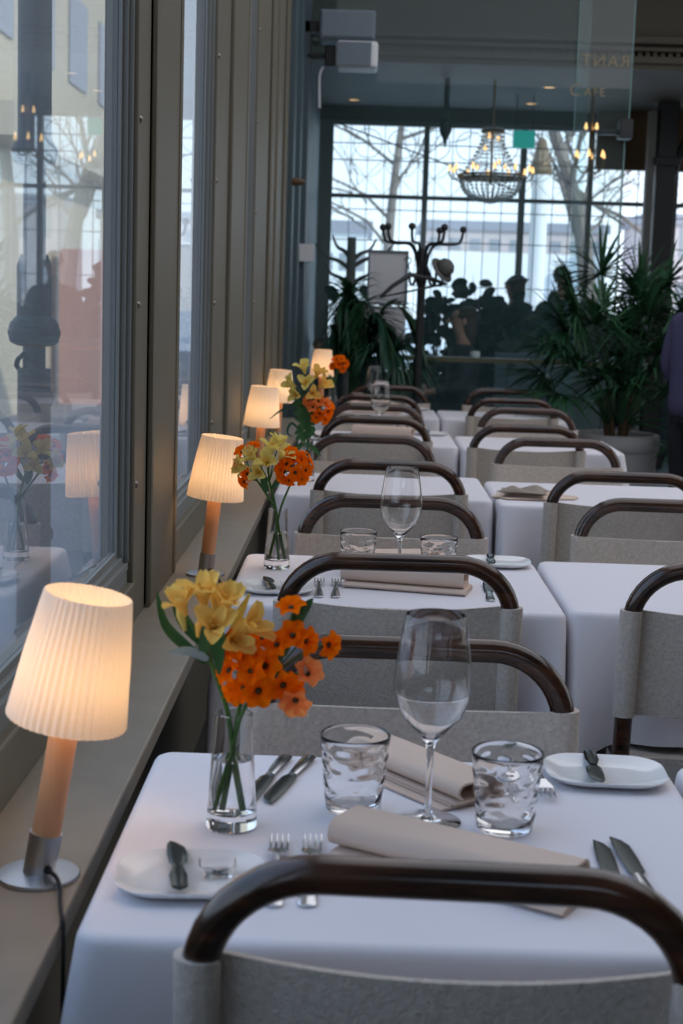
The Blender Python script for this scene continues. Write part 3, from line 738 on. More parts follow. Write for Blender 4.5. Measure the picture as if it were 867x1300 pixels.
MAKE = dict(vase=vase_proto, goblet=goblet_proto, tumbler=tumbler_proto, plate=plate_proto, fork=fork_proto, knife=knife_proto, bknife=butter_knife_proto, napkin=napkin_proto, bdish=butter_dish_proto)
GROUP = dict(vase='bud vases on the window tables', goblet='wine glasses on the tables', tumbler='rippled water tumblers', plate='bread plates', fork='forks', knife='table knives', bknife='butter knives', napkin='folded beige napkins', bdish='clear butter dishes')
def put(kind, x, y, z, rz, label, tilt=None):
    if kind not in PROTO:
        o = PROTO[kind] = MAKE[kind](); o.location = (x, y, z); o.rotation_euler.z = rz; o['label'] = label; o['group'] = GROUP[kind]
    else: o = dup(PROTO[kind], (x, y, z), rz, label, GROUP[kind]); o.rotation_euler.x = 0; o.rotation_euler.y = 0
    if tilt: o.rotation_euler.x = tilt
    return o
def setting(k, dx=0.0, dy=0.0):
    """full two-person setting; positions relative to table A's measured layout"""
    X, Y, w = TABLES[k]; ox, oy = X-LX+dx, Y-1.665+dy
    w = {'A': 'nearest window table', 'B': 'second window table', 'D': 'fourth window table', 'E': 'last window table'}[k]
    P = lambda x, y: (x+ox, y+oy)
    def q(kind, x, y, z, rz, label, sc=None):
        o = put(kind, x+ox, y+oy, ZT+z, rz, label)
        if sc: o.scale = sc
    if k == 'B': q('goblet', 0.100, 1.660, 0.0005, 0, 'empty wine glass in sharp focus on the second window table')
    else: q('goblet', 0.098, 1.716, 0.0005, 0, {'A': 'largest empty wine glass, front centre of the nearest table', 'D': 'empty wine glass on the fourth window table', 'E': 'empty wine glass on the last window table'}[k])
    q('tumbler', 0.009, 1.750, 0.0005, 0.3, 'clear rippled tumbler left of the wine glass on the '+w)
    q('tumbler', 0.188, 1.700, 0.0005, 1.9, 'clear rippled tumbler right of the wine glass on the '+w)
    q('napkin', 0.122 if k == 'A' else 0.112, 1.560 if k == 'A' else 1.580, 0.0005, math.radians(149 if k == 'A' else 167), 'folded beige napkin lying on the near side of the '+w, (1.03, 0.85, 0.72) if k == 'A' else (0.98, 0.80, 1.12))
    q('napkin', 0.095, 1.875, 0.0005, math.radians(-52 if k == 'A' else 12), 'folded beige napkin behind the wine glass on the '+w, (0.85, 0.85, 0.6))
    q('plate', -0.160, 1.505, 0.0005, 0.06, 'white bread plate at the left front of the '+w)
    q('plate', 0.340, 1.908, 0.0005, -0.04, 'white bread plate at the right rear of the '+w)
    q('bknife', -0.166, 1.452, 0.0130, 0.16, 'butter knife laid across the left front plate on the '+w)
    q('bknife', 0.329, 1.975, 0.0130, PI-0.06, 'butter knife laid across the right rear plate on the '+w)
    if k in 'AB':
        q('bdish', -0.134, 1.518, 0.0052, 0.1, 'small square clear glass dish on the left front plate of the '+w, (0.72, 0.72, 0.8))
        q('fork', -0.070, 1.447, 0.0005, 0.02, 'outer fork, left of the near napkin on the '+w)
        q('fork', -0.036, 1.450, 0.0005, 0.0, 'inner fork, closest to the near napkin on the '+w)
        q('knife', 0.288, 1.465, 0.0005, -0.03, 'inner knife right of the near napkin on the '+w)
        q('knife', 0.325, 1.478, 0.0005, 0.05, 'outer knife right of the near napkin on the '+w)
        q('knife', -0.082, 1.948, 0.0005, PI-0.20, 'knife nearer the vase behind it on the '+w)
        q('knife', -0.050, 1.950, 0.0005, PI-0.24, 'knife nearer the left tumbler at the rear of the '+w)
        q('fork', 0.250, 1.990, 0.0005, PI+0.02, 'fork beside the right rear plate on the '+w)
        q('fork', 0.218, 1.990, 0.0005, PI-0.02, 'fork behind the right tumbler on the '+w)
setting('A'); setting('B'); setting('D', 0.0, -0.02); setting('E', -0.02, 0.0)
# crumpled napkin on the aisle table
t = thing('crumpled_napkin', 'crumpled beige and taupe napkin on the front edge of an aisle table', 'napkin', (0.575, 4.80, ZT))
def crumple(a, b, seed, z0, h):
    rnd = random.Random(seed); n = 14; top = []
    for j in range(n+1):
        row = []
        for i in range(n+1):
            u, v = i/n-0.5, j/n-0.5
            hh = h*(0.5+0.5*sin(7*u+5*v+seed))*(1-(2*abs(u))**3)*(1-(2*abs(v))**3)
            row.append((2*a*u*(1+0.15*sin(6*v+seed)), 2*b*v*(1+0.12*sin(7*u+seed)), z0+hh+0.003))
        top.append(row)
    m = MB(); m.loft(top, False, False); m.loft([[(x, y, z-0.003) for x, y, z in r] for r in top], False, False)
    return m
crumple(0.125, 0.085, 2, 0.0, 0.024).build('under_fold', 'napkin', t, rotz=0.2)
crumple(0.075, 0.045, 5, 0.020, 0.024).build('upper_fold', 'taupe_nap', t, loc=(-0.035, -0.035, 0), rotz=-0.3)

# ================================================================== FLOWERS
def petals(n, L, Wd, flare, curl, r0=0.004, base=0.0, tw=0.0):
    """ring of n petals opening along +z"""
    m = MB()
    for k in range(n):
        a = 2*PI*k/n+tw; ca, sa = cos(a), sin(a); rows = []
        for j in range(6):
            f = j/5; w = Wd*(0.35+2.4*f*f*(1-f)*1.75) if f < 1 else Wd*0.38
            ang = flare*(0.35+0.65*f)+curl*f*f
            rad = r0+L*f*sin(ang); z = base+L*f*cos(ang)
            row = []
            for i in range(4):
                u = (i/3-0.5)*2
                cup = 0.18*Wd*(u*u)
                row.append((ca*(rad-cup*0.5)-sa*w*u*0.5, sa*(rad-cup*0.5)+ca*w*u*0.5, z+cup))
            rows.append(row)
        m.loft(rows, False, False)
    return m
BL = {}
def blossom(kind):
    if kind in BL: return BL[kind]
    if kind == 'orange': m = petals(6, 0.0200, 0.0162, 1.05, 0.15, 0.002)
    elif kind == 'peach': m = petals(6, 0.0205, 0.0175, 0.75, 0.25, 0.002)
    else:
        m = petals(3, 0.044, 0.025, 0.34, 0.36, 0.003); m2 = petals(3, 0.042, 0.018, 0.27, 0.22, 0.002, 0.002, 0.5); m.add(m2.v, m2.f)
    mt = {'orange': 'orange', 'peach': 'peach', 'yellow': 'yellow', 'pale': 'pale_yellow'}[kind]
    me = m.build('blossom', mt, None, ang=60)
    c = MB().sphere((0, 0, 0.004), 0.0042, 8, 5, (1, 1, 0.9))
    if kind in ('yellow', 'pale'):
        c = MB()
        for k in range(5): c.tube([(0, 0, 0.006), (0.004*cos(k*1.3), 0.004*sin(k*1.3), 0.026), (0.006*cos(k*1.3), 0.006*sin(k*1.3), 0.033)], [0.0008, 0.0007, 0.0016], 5)
    ce = c.build('flower_centre', 'yellow' if kind in ('yellow', 'pale') else 'fcentre', None)
    BL[kind] = (me.data, ce.data); bpy.data.objects.remove(me); bpy.data.objects.remove(ce)
    return BL[kind]
def add_blossom(parent, kind, p, d, s, rnd):
    me, ce = blossom(kind)
    o = bpy.data.objects.new('blossom', me); COL.objects.link(o); o.parent = parent; o.location = p
    o.rotation_mode = 'QUATERNION'; o.rotation_quaternion = Vector(d).to_track_quat('Z', 'Y') @ Matrix.Rotation(rnd.uniform(0, 6), 3, 'Z').to_quaternion(); o.scale = (s, s, s)
    c = bpy.data.objects.new('flower_centre', ce); COL.objects.link(c); c.parent = o
def leaf_mesh(pts, w, m=None):
    m = m or MB(); P = smoothpath(pts, 5); N = len(P); rows = []
    for i, p in enumerate(P):
        f = i/(N-1); d = (P[min(i+1, N-1)]-P[max(i-1, 0)]).normalized()
        sd = d.cross(Vector((0.15, -1, 0.2))); sd = sd.normalized() if sd.length > 1e-4 else Vector((1, 0, 0))
        ww = w*max(0.05, sin(PI*min(1, 0.12+0.88*f))**0.8)
        nn = sd.cross(d)
        rows.append([p-sd*ww+nn*ww*0.25, p, p+sd*ww+nn*ww*0.25])
    m.loft(rows, False, False)
    return m
def flower(name, label, vb, foot, neck, head, blooms, kind, leaves, rnd, group, r=0.0026, buds=()):
    """all positions are cm offsets (x, y, z) from the vase base vb"""
    t = thing(name, label, 'flower', vb, 0, group)
    cm = lambda p: Vector(p)*0.01
    F, Nk, H = cm(foot), cm(neck), cm(head)
    mb = MB(); mb.tube(smoothpath([F, (F+Nk)/2, Nk, Nk*0.45+H*0.55+Vector((0, 0, 0.004)), H], 5), r, 8)
    for b in blooms:
        p, d = cm(b[0]), Vector(b[1]).normalized()
        e = p-d*0.004
        mb.tube(smoothpath([H-(H-Nk)*0.12, (H+e)/2+Vector((0, 0, -0.002)), e], 4), r*0.5, 6)
    mb.build('stem', 'stem', t)
    for b in blooms: add_blossom(t, b[3] if len(b) > 3 else kind, cm(b[0]), b[1], b[2], rnd)
    for pts, w, mt in leaves: leaf_mesh([cm(p) for p in pts], w*0.01).build('leaf', mt, t, ang=80)
    for p, q, rr, mt in buds: MB().tube([cm(p), cm(p)*0.5+cm(q)*0.5, cm(q)], [rr*0.4, rr, rr*0.25], 8).build('bud', mt, t)
    return t
rf = random.Random(4)
def rdir(x, z, y=-0.7): return (x+rf.uniform(-.3, .3), y+rf.uniform(-.3, .2), z+rf.uniform(-.3, .3))
VA = (-0.133, 1.680, ZT+0.0005)
put('vase', *VA, 0, 'small clear vase holding the largest bouquet, on the nearest table')
g = 'flowers in the nearest vase'
fl = flower('alstroemeria', 'yellow alstroemeria with broad green leaves, tallest flower in the nearest vase', VA, (0.9, 0.3, 2.2), (-0.7, 0, 13.6), (-4.0, 0, 22.5),
  [((-3.6, 0.2, 25.6), (-0.1, -0.25, 1), 1.0), ((-5.6, -0.6, 25.0), (-0.35, -0.4, 1), 0.85), ((-1.6, -0.4, 25.0), (0.25, -0.3, 1), 0.95), ((0.3, -0.8, 23.2), (0.8, -0.4, 0.55), 0.95), ((-2.4, -1.6, 23.5), (0.15, -1, 0.7), 0.9), ((-2.6, 1.0, 25.0), (0.1, 0.5, 1), 0.9), ((-0.8, -1.3, 22.6), (0.6, -0.8, 0.2), 0.8)],
  'yellow', [([(-3.2, -0.3, 19.5), (-5.8, -0.6, 21.6), (-8.0, -0.8, 24.0), (-9.0, -1.0, 27.9)], 0.62, 'leaf'), ([(-3.8, 0.3, 21.5), (-6.2, 0.4, 24.5), (-7.4, 0.6, 28.0)], 0.75, 'leaf'),
             ([(-3.6, -1.2, 21.0), (-2.6, -2.0, 24.0), (-1.8, -2.2, 22.0), (-1.6, -2.0, 18.5)], 1.05, 'leaf'), ([(-3.0, -0.8, 20.0), (-5.2, -1.2, 21.0), (-7.8, -1.2, 20.7)], 0.55, 'blueleaf'), ([(-2.2, 0.6, 20.2), (0.6, 0.8, 23.2), (2.2, 0.6, 24.2)], 0.7, 'leaf')],
  rf, g, 0.0030, buds=[((-4.2, -0.8, 22.6), (-3.8, -1.0, 25.2), 0.006, 'yellow'), ((-0.6, 0.2, 23.2), (1.5, 0.3, 27.6), 0.0055, 'pale_yellow'), ((-5.8, 0.2, 23.0), (-6.8, 0.2, 26.6), 0.006, 'pale_yellow')])
flower('star_flower', 'orange star flower with the densest round cluster in the nearest vase', VA, (-0.8, 0.5, 2.2), (0.5, 0.2, 13.4), (1.6, -0.2, 17.8),
  [((0.2, -1.0, 21.4), rdir(-.5, .5), 0.95), ((1.8, -1.4, 20.9), rdir(0, .4), 1.0), ((3.6, -1.6, 19.6), rdir(.3, .2), 1.0), ((2.8, -2.0, 17.0), rdir(.1, -.2, -1), 1.05), ((1.4, -1.6, 17.2), rdir(-.3, -.3), 0.95), ((-0.2, -1.0, 18.8), rdir(-.8, .1), 0.95), ((0.8, -0.4, 22.6), rdir(-.1, 1), 0.9), ((3.0, 0.4, 22.0), rdir(.2, 1, -.2), 0.95), ((2.2, -2.2, 19.2), rdir(0, 0.1, -1), 0.95), ((0.4, -0.6, 16.4), rdir(-.6, -.5), 0.85)],
  'orange', [], rf, g, 0.0026)
flower('star_flower', 'orange star flower spreading to the right, nearest vase', VA, (-1.6, -0.6, 2.2), (0.9, -0.2, 13.4), (5.0, -0.2, 19.4),
  [((6.4, -0.5, 26.0), rdir(.1, 1, -.3), 0.9), ((6.6, -0.8, 23.0), rdir(.2, .5), 0.95), ((7.8, -0.5, 22.5), rdir(.6, .3), 0.9), ((10.4, -0.4, 22.2), rdir(.8, -.1, -.5), 0.9), ((5.0, -1.0, 21.9), rdir(-.2, .5), 0.9), ((8.2, -0.8, 18.6), rdir(.5, .3), 1.0, 'peach'), ((7.2, -1.2, 16.0), rdir(.2, -.3, -1), 1.05, 'peach'), ((5.6, -1.2, 17.6), rdir(.1, 0, -1), 1.0), ((6.5, -0.2, 17.2), rdir(.2, 0), 0.9)],
  'orange', [([(5.6, 0.0, 22.4), (7.2, 0.2, 25.2), (8.8, 0.2, 27.4)], 0.75, 'leaf'), ([(2.6, -0.5, 17.6), (4.2, -0.8, 19.6), (5.2, -0.6, 21.0)], 0.6, 'blueleaf')], rf, g, 0.0024,
  buds=[((4.9, -0.6, 20.2), (6.4, -0.6, 21.9), 0.0045, 'stem'), ((8.2, -1.1, 18.2), (8.0, -1.2, 20.2), 0.004, 'bud')])
VB = (-0.176, 3.372, ZT+0.0005)
put('vase', *VB, 0, 'small clear vase holding the yellow and orange bouquet on the second window table')
g = 'flowers in the second vase'
flower('alstroemeria', 'pale yellow alstroemeria, its open lilies facing left, in the second vase', VB, (1.4, 0.2, 2.2), (-0.5, 0, 13.4), (-2.4, 0, 20.5),
  [((-2.2, 0.2, 25.6), (0.2, -0.3, 1), 1.0), ((-4.8, -0.8, 24.2), (-0.7, -0.5, 0.7), 1.0), ((-6.6, -0.4, 22.8), (-1, -0.5, 0.1), 0.95), ((-2.6, -1.2, 23.4), (-0.1, -0.9, 0.7), 1.0), ((-0.2, -0.5, 24.6), (0.5, -0.4, 0.8), 1.0), ((-3.6, -1.4, 22.0), (-0.5, -1, 0.1), 0.85), ((-0.6, 0.8, 27.2), (0.25, 0.1, 1), 0.85)],
  'pale', [([(-2.4, -0.4, 17.5), (-3.4, -0.8, 19.8), (-3.2, -1.0, 22.0)], 0.8, 'leaf'), ([(-1.6, 0.5, 18), (0.4, 0.4, 21), (1.0, 0.2, 23)], 0.7, 'leaf')], rf, g, 0.003)
flower('star_flower', 'orange star flower in a dense ball at the right of the second vase', VB, (-1.3, 0.3, 2.2), (0.5, -0.1, 13.4), (3.0, -0.2, 20.0),
  [((2.6, -0.6, 26.2), rdir(0, .9), 0.95), ((4.6, -0.8, 25.0), rdir(.5, .6), 0.95), ((2.0, -1.4, 24.0), rdir(-.3, .2), 1.0), ((5.8, -0.6, 22.8), rdir(.8, .1), 0.95), ((3.6, -1.8, 22.4), rdir(.1, 0, -1), 1.05), ((0.8, -1.2, 22.8), rdir(-.7, .2), 0.95), ((1.2, -1.2, 21.2), rdir(-.5, -.3), 0.9), ((5.0, -1.2, 21.0), rdir(.5, -.5), 0.9), ((4.6, 0.6, 26.0), rdir(.4, 1, .1), 0.9), ((6.4, 0.2, 24.6), rdir(.9, .4, -.2), 0.9), ((2.4, -1.4, 20.8), rdir(-.1, -.5), 0.9), ((3.4, -0.6, 24.8), rdir(0.1, .7), 0.95)],
  'orange', [], rf, g, 0.0024)
flower('star_flower', 'orange star flower nodding at the left edge of the second vase', VB, (0.4, -0.8, 2.2), (-0.8, 0.2, 13.4), (-5.6, 0.8, 20.6),
  [((-8.4, 0.6, 26.0), rdir(-.7, .6), 0.95), ((-6.0, 1.0, 27.2), rdir(-.2, 1), 0.9), ((-7.0, 0.2, 21.6), rdir(-.6, -.2), 0.95), ((-8.8, 0.4, 23.6), rdir(-1, .1), 0.9), ((-7.6, 0.2, 19.8), rdir(-.6, -.7), 0.9)],
  'orange', [], rf, g, 0.0024)
VC = (-0.172, 5.030, ZT+0.0005)
put('vase', *VC, 0, 'small clear vase with the tall leafy bouquet on the third window table')
g = 'flowers in the third vase'
flower('alstroemeria', 'tall yellow alstroemeria at the top of the third bouquet', VC, (1.2, 0.2, 2.2), (0.2, 0, 13.4), (0.0, 0, 28.5),
  [((-1.2, -0.3, 36.0), (-0.2, -0.4, 1), 1.15), ((2.4, -0.3, 34.6), (0.3, -0.4, 1), 1.1, 'yellow'), ((-4.0, -0.4, 31.6), (-0.9, -0.5, 0.5), 1.15), ((-0.8, -1.2, 32.0), (0, -1, 0.6), 1.1), ((3.4, -0.5, 31.8), (0.8, -0.5, 0.5), 1.15, 'yellow'), ((1.0, -0.8, 29.6), (0.3, -1, 0.1), 1.0, 'yellow'), ((-3.0, -0.8, 29.0), (-0.6, -1, 0.1), 1.0)],
  'pale', [([(0, 0, 24), (-3, -0.4, 26), (-5.5, -0.5, 25.5)], 1.3, 'leaf'), ([(0.2, 0, 22), (3, -0.4, 25), (5, -0.5, 27)], 1.2, 'leaf')], rf, g, 0.003)
flower('star_flower', 'peach and orange star flower at the right of the third bouquet', VC, (-1.2, 0.2, 2.2), (0.8, 0, 13.4), (3.0, -0.2, 21.0),
  [((0.8, -1.0, 27.0), rdir(-.4, .5), 1.2, 'peach'), ((3.4, -1.2, 27.0), rdir(0, .5), 1.2, 'peach'), ((2.0, -1.4, 25.0), rdir(0, .2), 1.2, 'peach'), ((5.4, -0.8, 26.2), rdir(.5, .4), 1.2, 'peach'), ((4.2, -1.4, 23.4), rdir(.2, 0), 1.25), ((6.4, -0.8, 23.6), rdir(.8, 0), 1.2), ((5.6, -1.0, 21.6), rdir(.5, -.4), 1.2), ((3.0, -1.2, 21.8), rdir(-.1, -.4), 1.1), ((7.0, 0.0, 25.4), rdir(.8, .5), 1.1)],
  'orange', [], rf, g, 0.0026)
flower('eucalyptus_sprig', 'leafy green sprig with a long tendril hanging left of the third bouquet', VC, (0.2, -0.8, 2.2), (-0.6, 0, 13.4), (-3.0, -0.2, 24.0), [], 'orange',
  [([(-0.8, -0.3, 13.5+i*0.9), (-2.0+3.6*(i % 2)+rf.uniform(-.6, .6), -1.0, 15+i*0.9), (-4.2+6.6*(i % 2)+rf.uniform(-1, 1), -1.2, 14+i*1.0+rf.uniform(-1.5, 1.5))], 0.95, 'leaf') for i in range(12)]
  +[([(-3.0, -0.4, 23.6), (-6.0, -0.8, 24.6), (-9.5, -1.0, 23.2), (-12.8, -1.2, 20.4)], 0.42, 'palm2'), ([(-2.4, -0.4, 17), (-5.2, -0.8, 19.4), (-6.6, -1.0, 16.4), (-4.6, -1.2, 14.6)], 0.45, 'palm2'), ([(-1.2, -0.5, 12.6), (2.0, -1.2, 11.5), (5.0, -1.4, 8.6)], 0.9, 'leaf'), ([(-1.0, -0.5, 12.8), (-3.0, -1.2, 11.2), (-5.2, -1.4, 7.8)], 0.9, 'leaf')],
  rf, g, 0.0024)
VE = (-0.145, 8.230, ZT+0.0005)
put('vase', *VE, 0, 'small clear vase with the orange flowers beside the lamp on the last window table')
g = 'flowers in the last vase'
flower('star_flower', 'orange star flower right of the lamp on the last window table', VE, (-1.0, 0.2, 2.2), (0.4, 0, 13.4), (2.4, 0, 21.0),
  [((1.2, -0.6, 28.0), rdir(-.3, .6), 1.3), ((4.0, -0.8, 28.4), rdir(.3, .6), 1.3), ((6.0, -0.6, 26.2), rdir(.8, .2), 1.3), ((2.8, -1.2, 25.6), rdir(0, .1), 1.3), ((0.0, -0.6, 24.6), rdir(-.6, 0), 1.25), ((4.6, -1.2, 23.6), rdir(.4, -.2), 1.25)], 'orange',
  [([(0.8, 0, 15), (-1.2, -0.5, 18), (-2.6, -0.6, 20)], 0.9, 'leaf')], rf, g, 0.0026)

# ================================================================== PALMS AND PLANTS
def blade(m, p, d, L, w, droop, n=4):
    d = Vector(d).normalized(); sd = d.cross(Vector((0, 0, 1)))
    sd = sd.normalized() if sd.length > 1e-3 else Vector((1, 0, 0))
    rows = []
    for i in range(n+1):
        f = i/n; q = Vector(p)+d*L*f+Vector((0, 0, -droop*L*f*f))
        ww = w*(0.4+1.1*f if f < 0.35 else 0.8*(1-(f-0.35)/0.65)+0.01)
        rows.append([q-sd*ww, q+Vector((0, 0, -ww*0.5)), q+sd*ww])
    m.loft(rows, False, False)
def fan_leaf(t, base, hub, n, L, rnd, m='palm', spread=2.1, droop=0.35, w=0.011):
    mb = MB(); b, h = Vector(base), Vector(hub)
    mid = b*0.45+h*0.55+Vector((0, 0, 0.10*(h-b).length))
    mb.tube(smoothpath([b, mid, h], 6), [0.009-0.0045*i/12 for i in range(13)], 6)
    d = (h-mid).normalized(); side = d.cross(Vector((0, 0, 1)))
    side = side.normalized() if side.length > 0.05 else Vector((1, 0, 0))
    nn = side.cross(d).normalized()
    side = (side+nn*rnd.uniform(-0.6, 0.6)).normalized()
    for k in range(n):
        a = -spread+2*spread*k/(n-1)
        dd = d*cos(a)+side*sin(a)+nn*rnd.uniform(-0.10, 0.16)
        blade(mb, h, dd, L*(0.82+0.18*cos(a))*rnd.uniform(0.85, 1.1), w, droop*rnd.uniform(0.5, 1.5))
    return mb.build('frond', m, t, ang=80)
def feather_leaf(t, pts, n, L, rnd, m='palm', w=0.009, droop=0.5):
    mb = MB(); P = smoothpath(pts, 8); N = len(P)
    mb.tube(P, [0.008-0.006*i/(N-1) for i in range(N)], 5)
    for k in range(n):
        f = 0.28+0.72*k/(n-1); i = min(N-2, int(f*(N-1))); p = P[i].lerp(P[i+1], f*(N-1)-i)
        d = (P[i+1]-P[i]).normalized(); sd = d.cross(Vector((0, 0, 1)))
        sd = sd.normalized() if sd.length > 0.05 else Vector((1, 0, 0))
        LL = L*(0.45+0.75*sin(PI*(0.15+0.85*f)))*rnd.uniform(0.9, 1.1)
        for s in (-1, 1): blade(mb, p, d*0.75+sd*s*0.9+Vector((0, 0, 0.15)), LL, w, droop*rnd.uniform(0.6, 1.4), 3)
    return mb.build('frond', m, t, ang=80)
PX, PY = 1.475, 8.55
o = thing('planter', 'large pale grey round planter holding the big palm at right', 'planter', (PX, PY, 0))
MB().lathe([(0, 0), (0.19, 0), (0.205, 0.01), (0.235, 0.55), (0.245, 0.56), (0.25, 0.60), (0.242, 0.645), (0.225, 0.650), (0.215, 0.645), (0.212, 0.59), (0, 0.585)], 40).build('pot_wall', 'pot', o)
MB().lathe([(0, 0.588), (0.205, 0.588), (0.205, 0.606), (0.1, 0.618), (0, 0.620)], 24).build('soil', 'soil', o)
pl = thing('palm', 'big dark green fan palm growing in the round planter at right', 'palm', (PX, PY, 0.61))
rp_ = random.Random(21)
for k in range(6):
    a = k*1.05; MB().tube(smoothpath([(0.05*cos(a), 0.05*sin(a), 0), (0.07*cos(a), 0.06*sin(a), 0.09), (0.12*cos(a), 0.10*sin(a), 0.26)]), [0.017-0.0007*i for i in range(13)], 7).build('stem', 'trunk', pl)
# fan hubs (dx, dy, dz from the pot rim) and their size
FANS = [(-0.17, -0.10, 0.93, 0.36), (0.10, 0.0, 0.86, 0.34), (0.28, 0.1, 0.88, 0.34), (-0.36, 0.0, 0.62, 0.36), (-0.30, -0.2, 0.42, 0.34), (0.02, -0.2, 0.62, 0.34), (0.30, -0.1, 0.56, 0.34), (0.38, 0.05, 0.36, 0.36), (-0.10, 0.25, 0.74, 0.36), (-0.46, 0.15, 0.34, 0.30), (0.16, -0.25, 0.40, 0.32), (-0.14, -0.28, 0.36, 0.30), (0.44, -0.15, 0.24, 0.34), (-0.30, 0.2, 0.82, 0.30), (0.18, 0.25, 0.66, 0.34), (0.45, 0.2, 0.70, 0.34), (-0.02, 0.1, 0.48, 0.34), (-0.42, -0.12, 0.50, 0.30), (0.34, -0.2, 0.74, 0.30), (-0.22, -0.25, 0.66, 0.34), (0.10, -0.3, 0.72, 0.34), (0.28, -0.3, 0.28, 0.36), (0.40, -0.25, 0.10, 0.34), (-0.02, -0.3, 0.30, 0.30), (0.05, -0.2, 0.80, 0.34), (-0.40, -0.2, 0.26, 0.28), (0.2, -0.3, 0.5, 0.34), (0.36, -0.35, 0.02, 0.32), (0.40, 0.0, 0.50, 0.36), (-0.30, -0.05, 0.70, 0.34)]
for (x, y, z, L) in FANS:
    r = math.hypot(x, y)+1e-3
    fan_leaf(pl, (0.06*x/r, 0.06*y/r, 0.10), (x*0.88, y*0.88, z), 34, L*1.18, rp_, 'palm', 1.9, 0.42, 0.0165)
# feathery palm at the left, in front of the partition
o = thing('planter', 'low dark planter on the floor below the left palm, mostly hidden', 'planter', (-0.05, 9.20, 0))
MB().lathe([(0, 0), (0.13, 0), (0.16, 0.36), (0.165, 0.40), (0.145, 0.40), (0.14, 0.35), (0, 0.34)], 28).build('pot_wall', 'slate', o)
MB().lathe([(0, 0.342), (0.135, 0.342), (0.13, 0.365), (0, 0.37)], 20).build('soil', 'soil', o)
pl = thing('palm', 'dark feathery palm spreading behind the last window table at left', 'palm', (-0.05, 9.20, 0.36))
MB().tube([(0, 0, 0), (0, 0, 0.14), (0.01, 0, 0.26)], [0.035, 0.03, 0.02], 8).build('stem', 'trunk', pl)
for k in range(13):
    a = k*2*PI/13+0.2; R_ = rp_.uniform(0.22, 0.40); H = rp_.uniform(0.62, 0.95); e = cos(a)
    if e < 0: R_ *= 0.22
    if e > 0.2: R_ *= 0.75
    yy = sin(a)*0.55
    feather_leaf(pl, [(0, 0, 0.2), (0.25*R_*e, 0.25*R_*yy, 0.2+H*0.55), (0.7*R_*e, 0.7*R_*yy, 0.2+H*0.92), (1.15*R_*e, 1.15*R_*yy, 0.2+H*0.86), (1.5*R_*e, 1.5*R_*yy, 0.2+H*0.62)], 30, 0.23, rp_, 'palm2' if k % 2 else 'palm', 0.012, 0.5)
fan_leaf(pl, (0.02, -0.02, 0.22), (0.25, -0.10, 0.70), 30, 0.32, rp_, 'palm2', 2.0, 0.75, 0.012)
fan_leaf(pl, (0.02, -0.02, 0.22), (0.37, 0.06, 0.62), 28, 0.28, rp_, 'palm2', 2.0, 0.8, 0.012)
fan_leaf(pl, (0.02, 0.0, 0.22), (0.27, -0.02, 0.56), 28, 0.28, rp_, 'palm', 2.0, 0.8, 0.012)
fan_leaf(pl, (0.02, 0.0, 0.22), (0.13, -0.12, 0.70), 28, 0.28, rp_, 'palm2', 2.0, 0.75, 0.012)
# leafy shrubs in the winter garden (dark against the window)
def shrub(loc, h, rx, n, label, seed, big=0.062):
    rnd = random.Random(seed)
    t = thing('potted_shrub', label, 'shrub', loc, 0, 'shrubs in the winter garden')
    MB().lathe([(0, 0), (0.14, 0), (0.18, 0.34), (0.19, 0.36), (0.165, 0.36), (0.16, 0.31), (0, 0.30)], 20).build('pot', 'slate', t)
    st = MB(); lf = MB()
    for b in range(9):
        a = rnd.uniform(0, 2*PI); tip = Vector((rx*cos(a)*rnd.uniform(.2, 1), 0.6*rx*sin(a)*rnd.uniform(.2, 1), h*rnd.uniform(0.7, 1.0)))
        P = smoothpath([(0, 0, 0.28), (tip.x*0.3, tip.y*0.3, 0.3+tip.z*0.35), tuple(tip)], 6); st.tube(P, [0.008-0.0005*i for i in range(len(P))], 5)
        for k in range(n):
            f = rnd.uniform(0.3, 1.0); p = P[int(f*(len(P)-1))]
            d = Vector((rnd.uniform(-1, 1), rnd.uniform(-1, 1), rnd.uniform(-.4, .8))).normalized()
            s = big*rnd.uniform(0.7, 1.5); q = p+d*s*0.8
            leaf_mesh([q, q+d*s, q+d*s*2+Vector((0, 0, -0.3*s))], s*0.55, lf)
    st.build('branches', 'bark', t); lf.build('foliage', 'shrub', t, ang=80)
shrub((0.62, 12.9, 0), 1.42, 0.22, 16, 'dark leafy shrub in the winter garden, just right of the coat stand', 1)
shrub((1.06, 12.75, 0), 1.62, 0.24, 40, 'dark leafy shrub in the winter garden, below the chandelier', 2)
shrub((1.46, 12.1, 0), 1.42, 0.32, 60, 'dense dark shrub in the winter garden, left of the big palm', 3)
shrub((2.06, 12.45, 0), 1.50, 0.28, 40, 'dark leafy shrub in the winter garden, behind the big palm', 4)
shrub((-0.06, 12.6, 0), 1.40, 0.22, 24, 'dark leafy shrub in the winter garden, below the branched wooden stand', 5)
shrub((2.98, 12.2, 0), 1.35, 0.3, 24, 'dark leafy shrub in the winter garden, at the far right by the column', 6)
structure('wall_low', MB().bx(1.03, 1.9, 11.5, 11.58, 0, 0.99), 'slate', smooth=False, bevel=0.004)

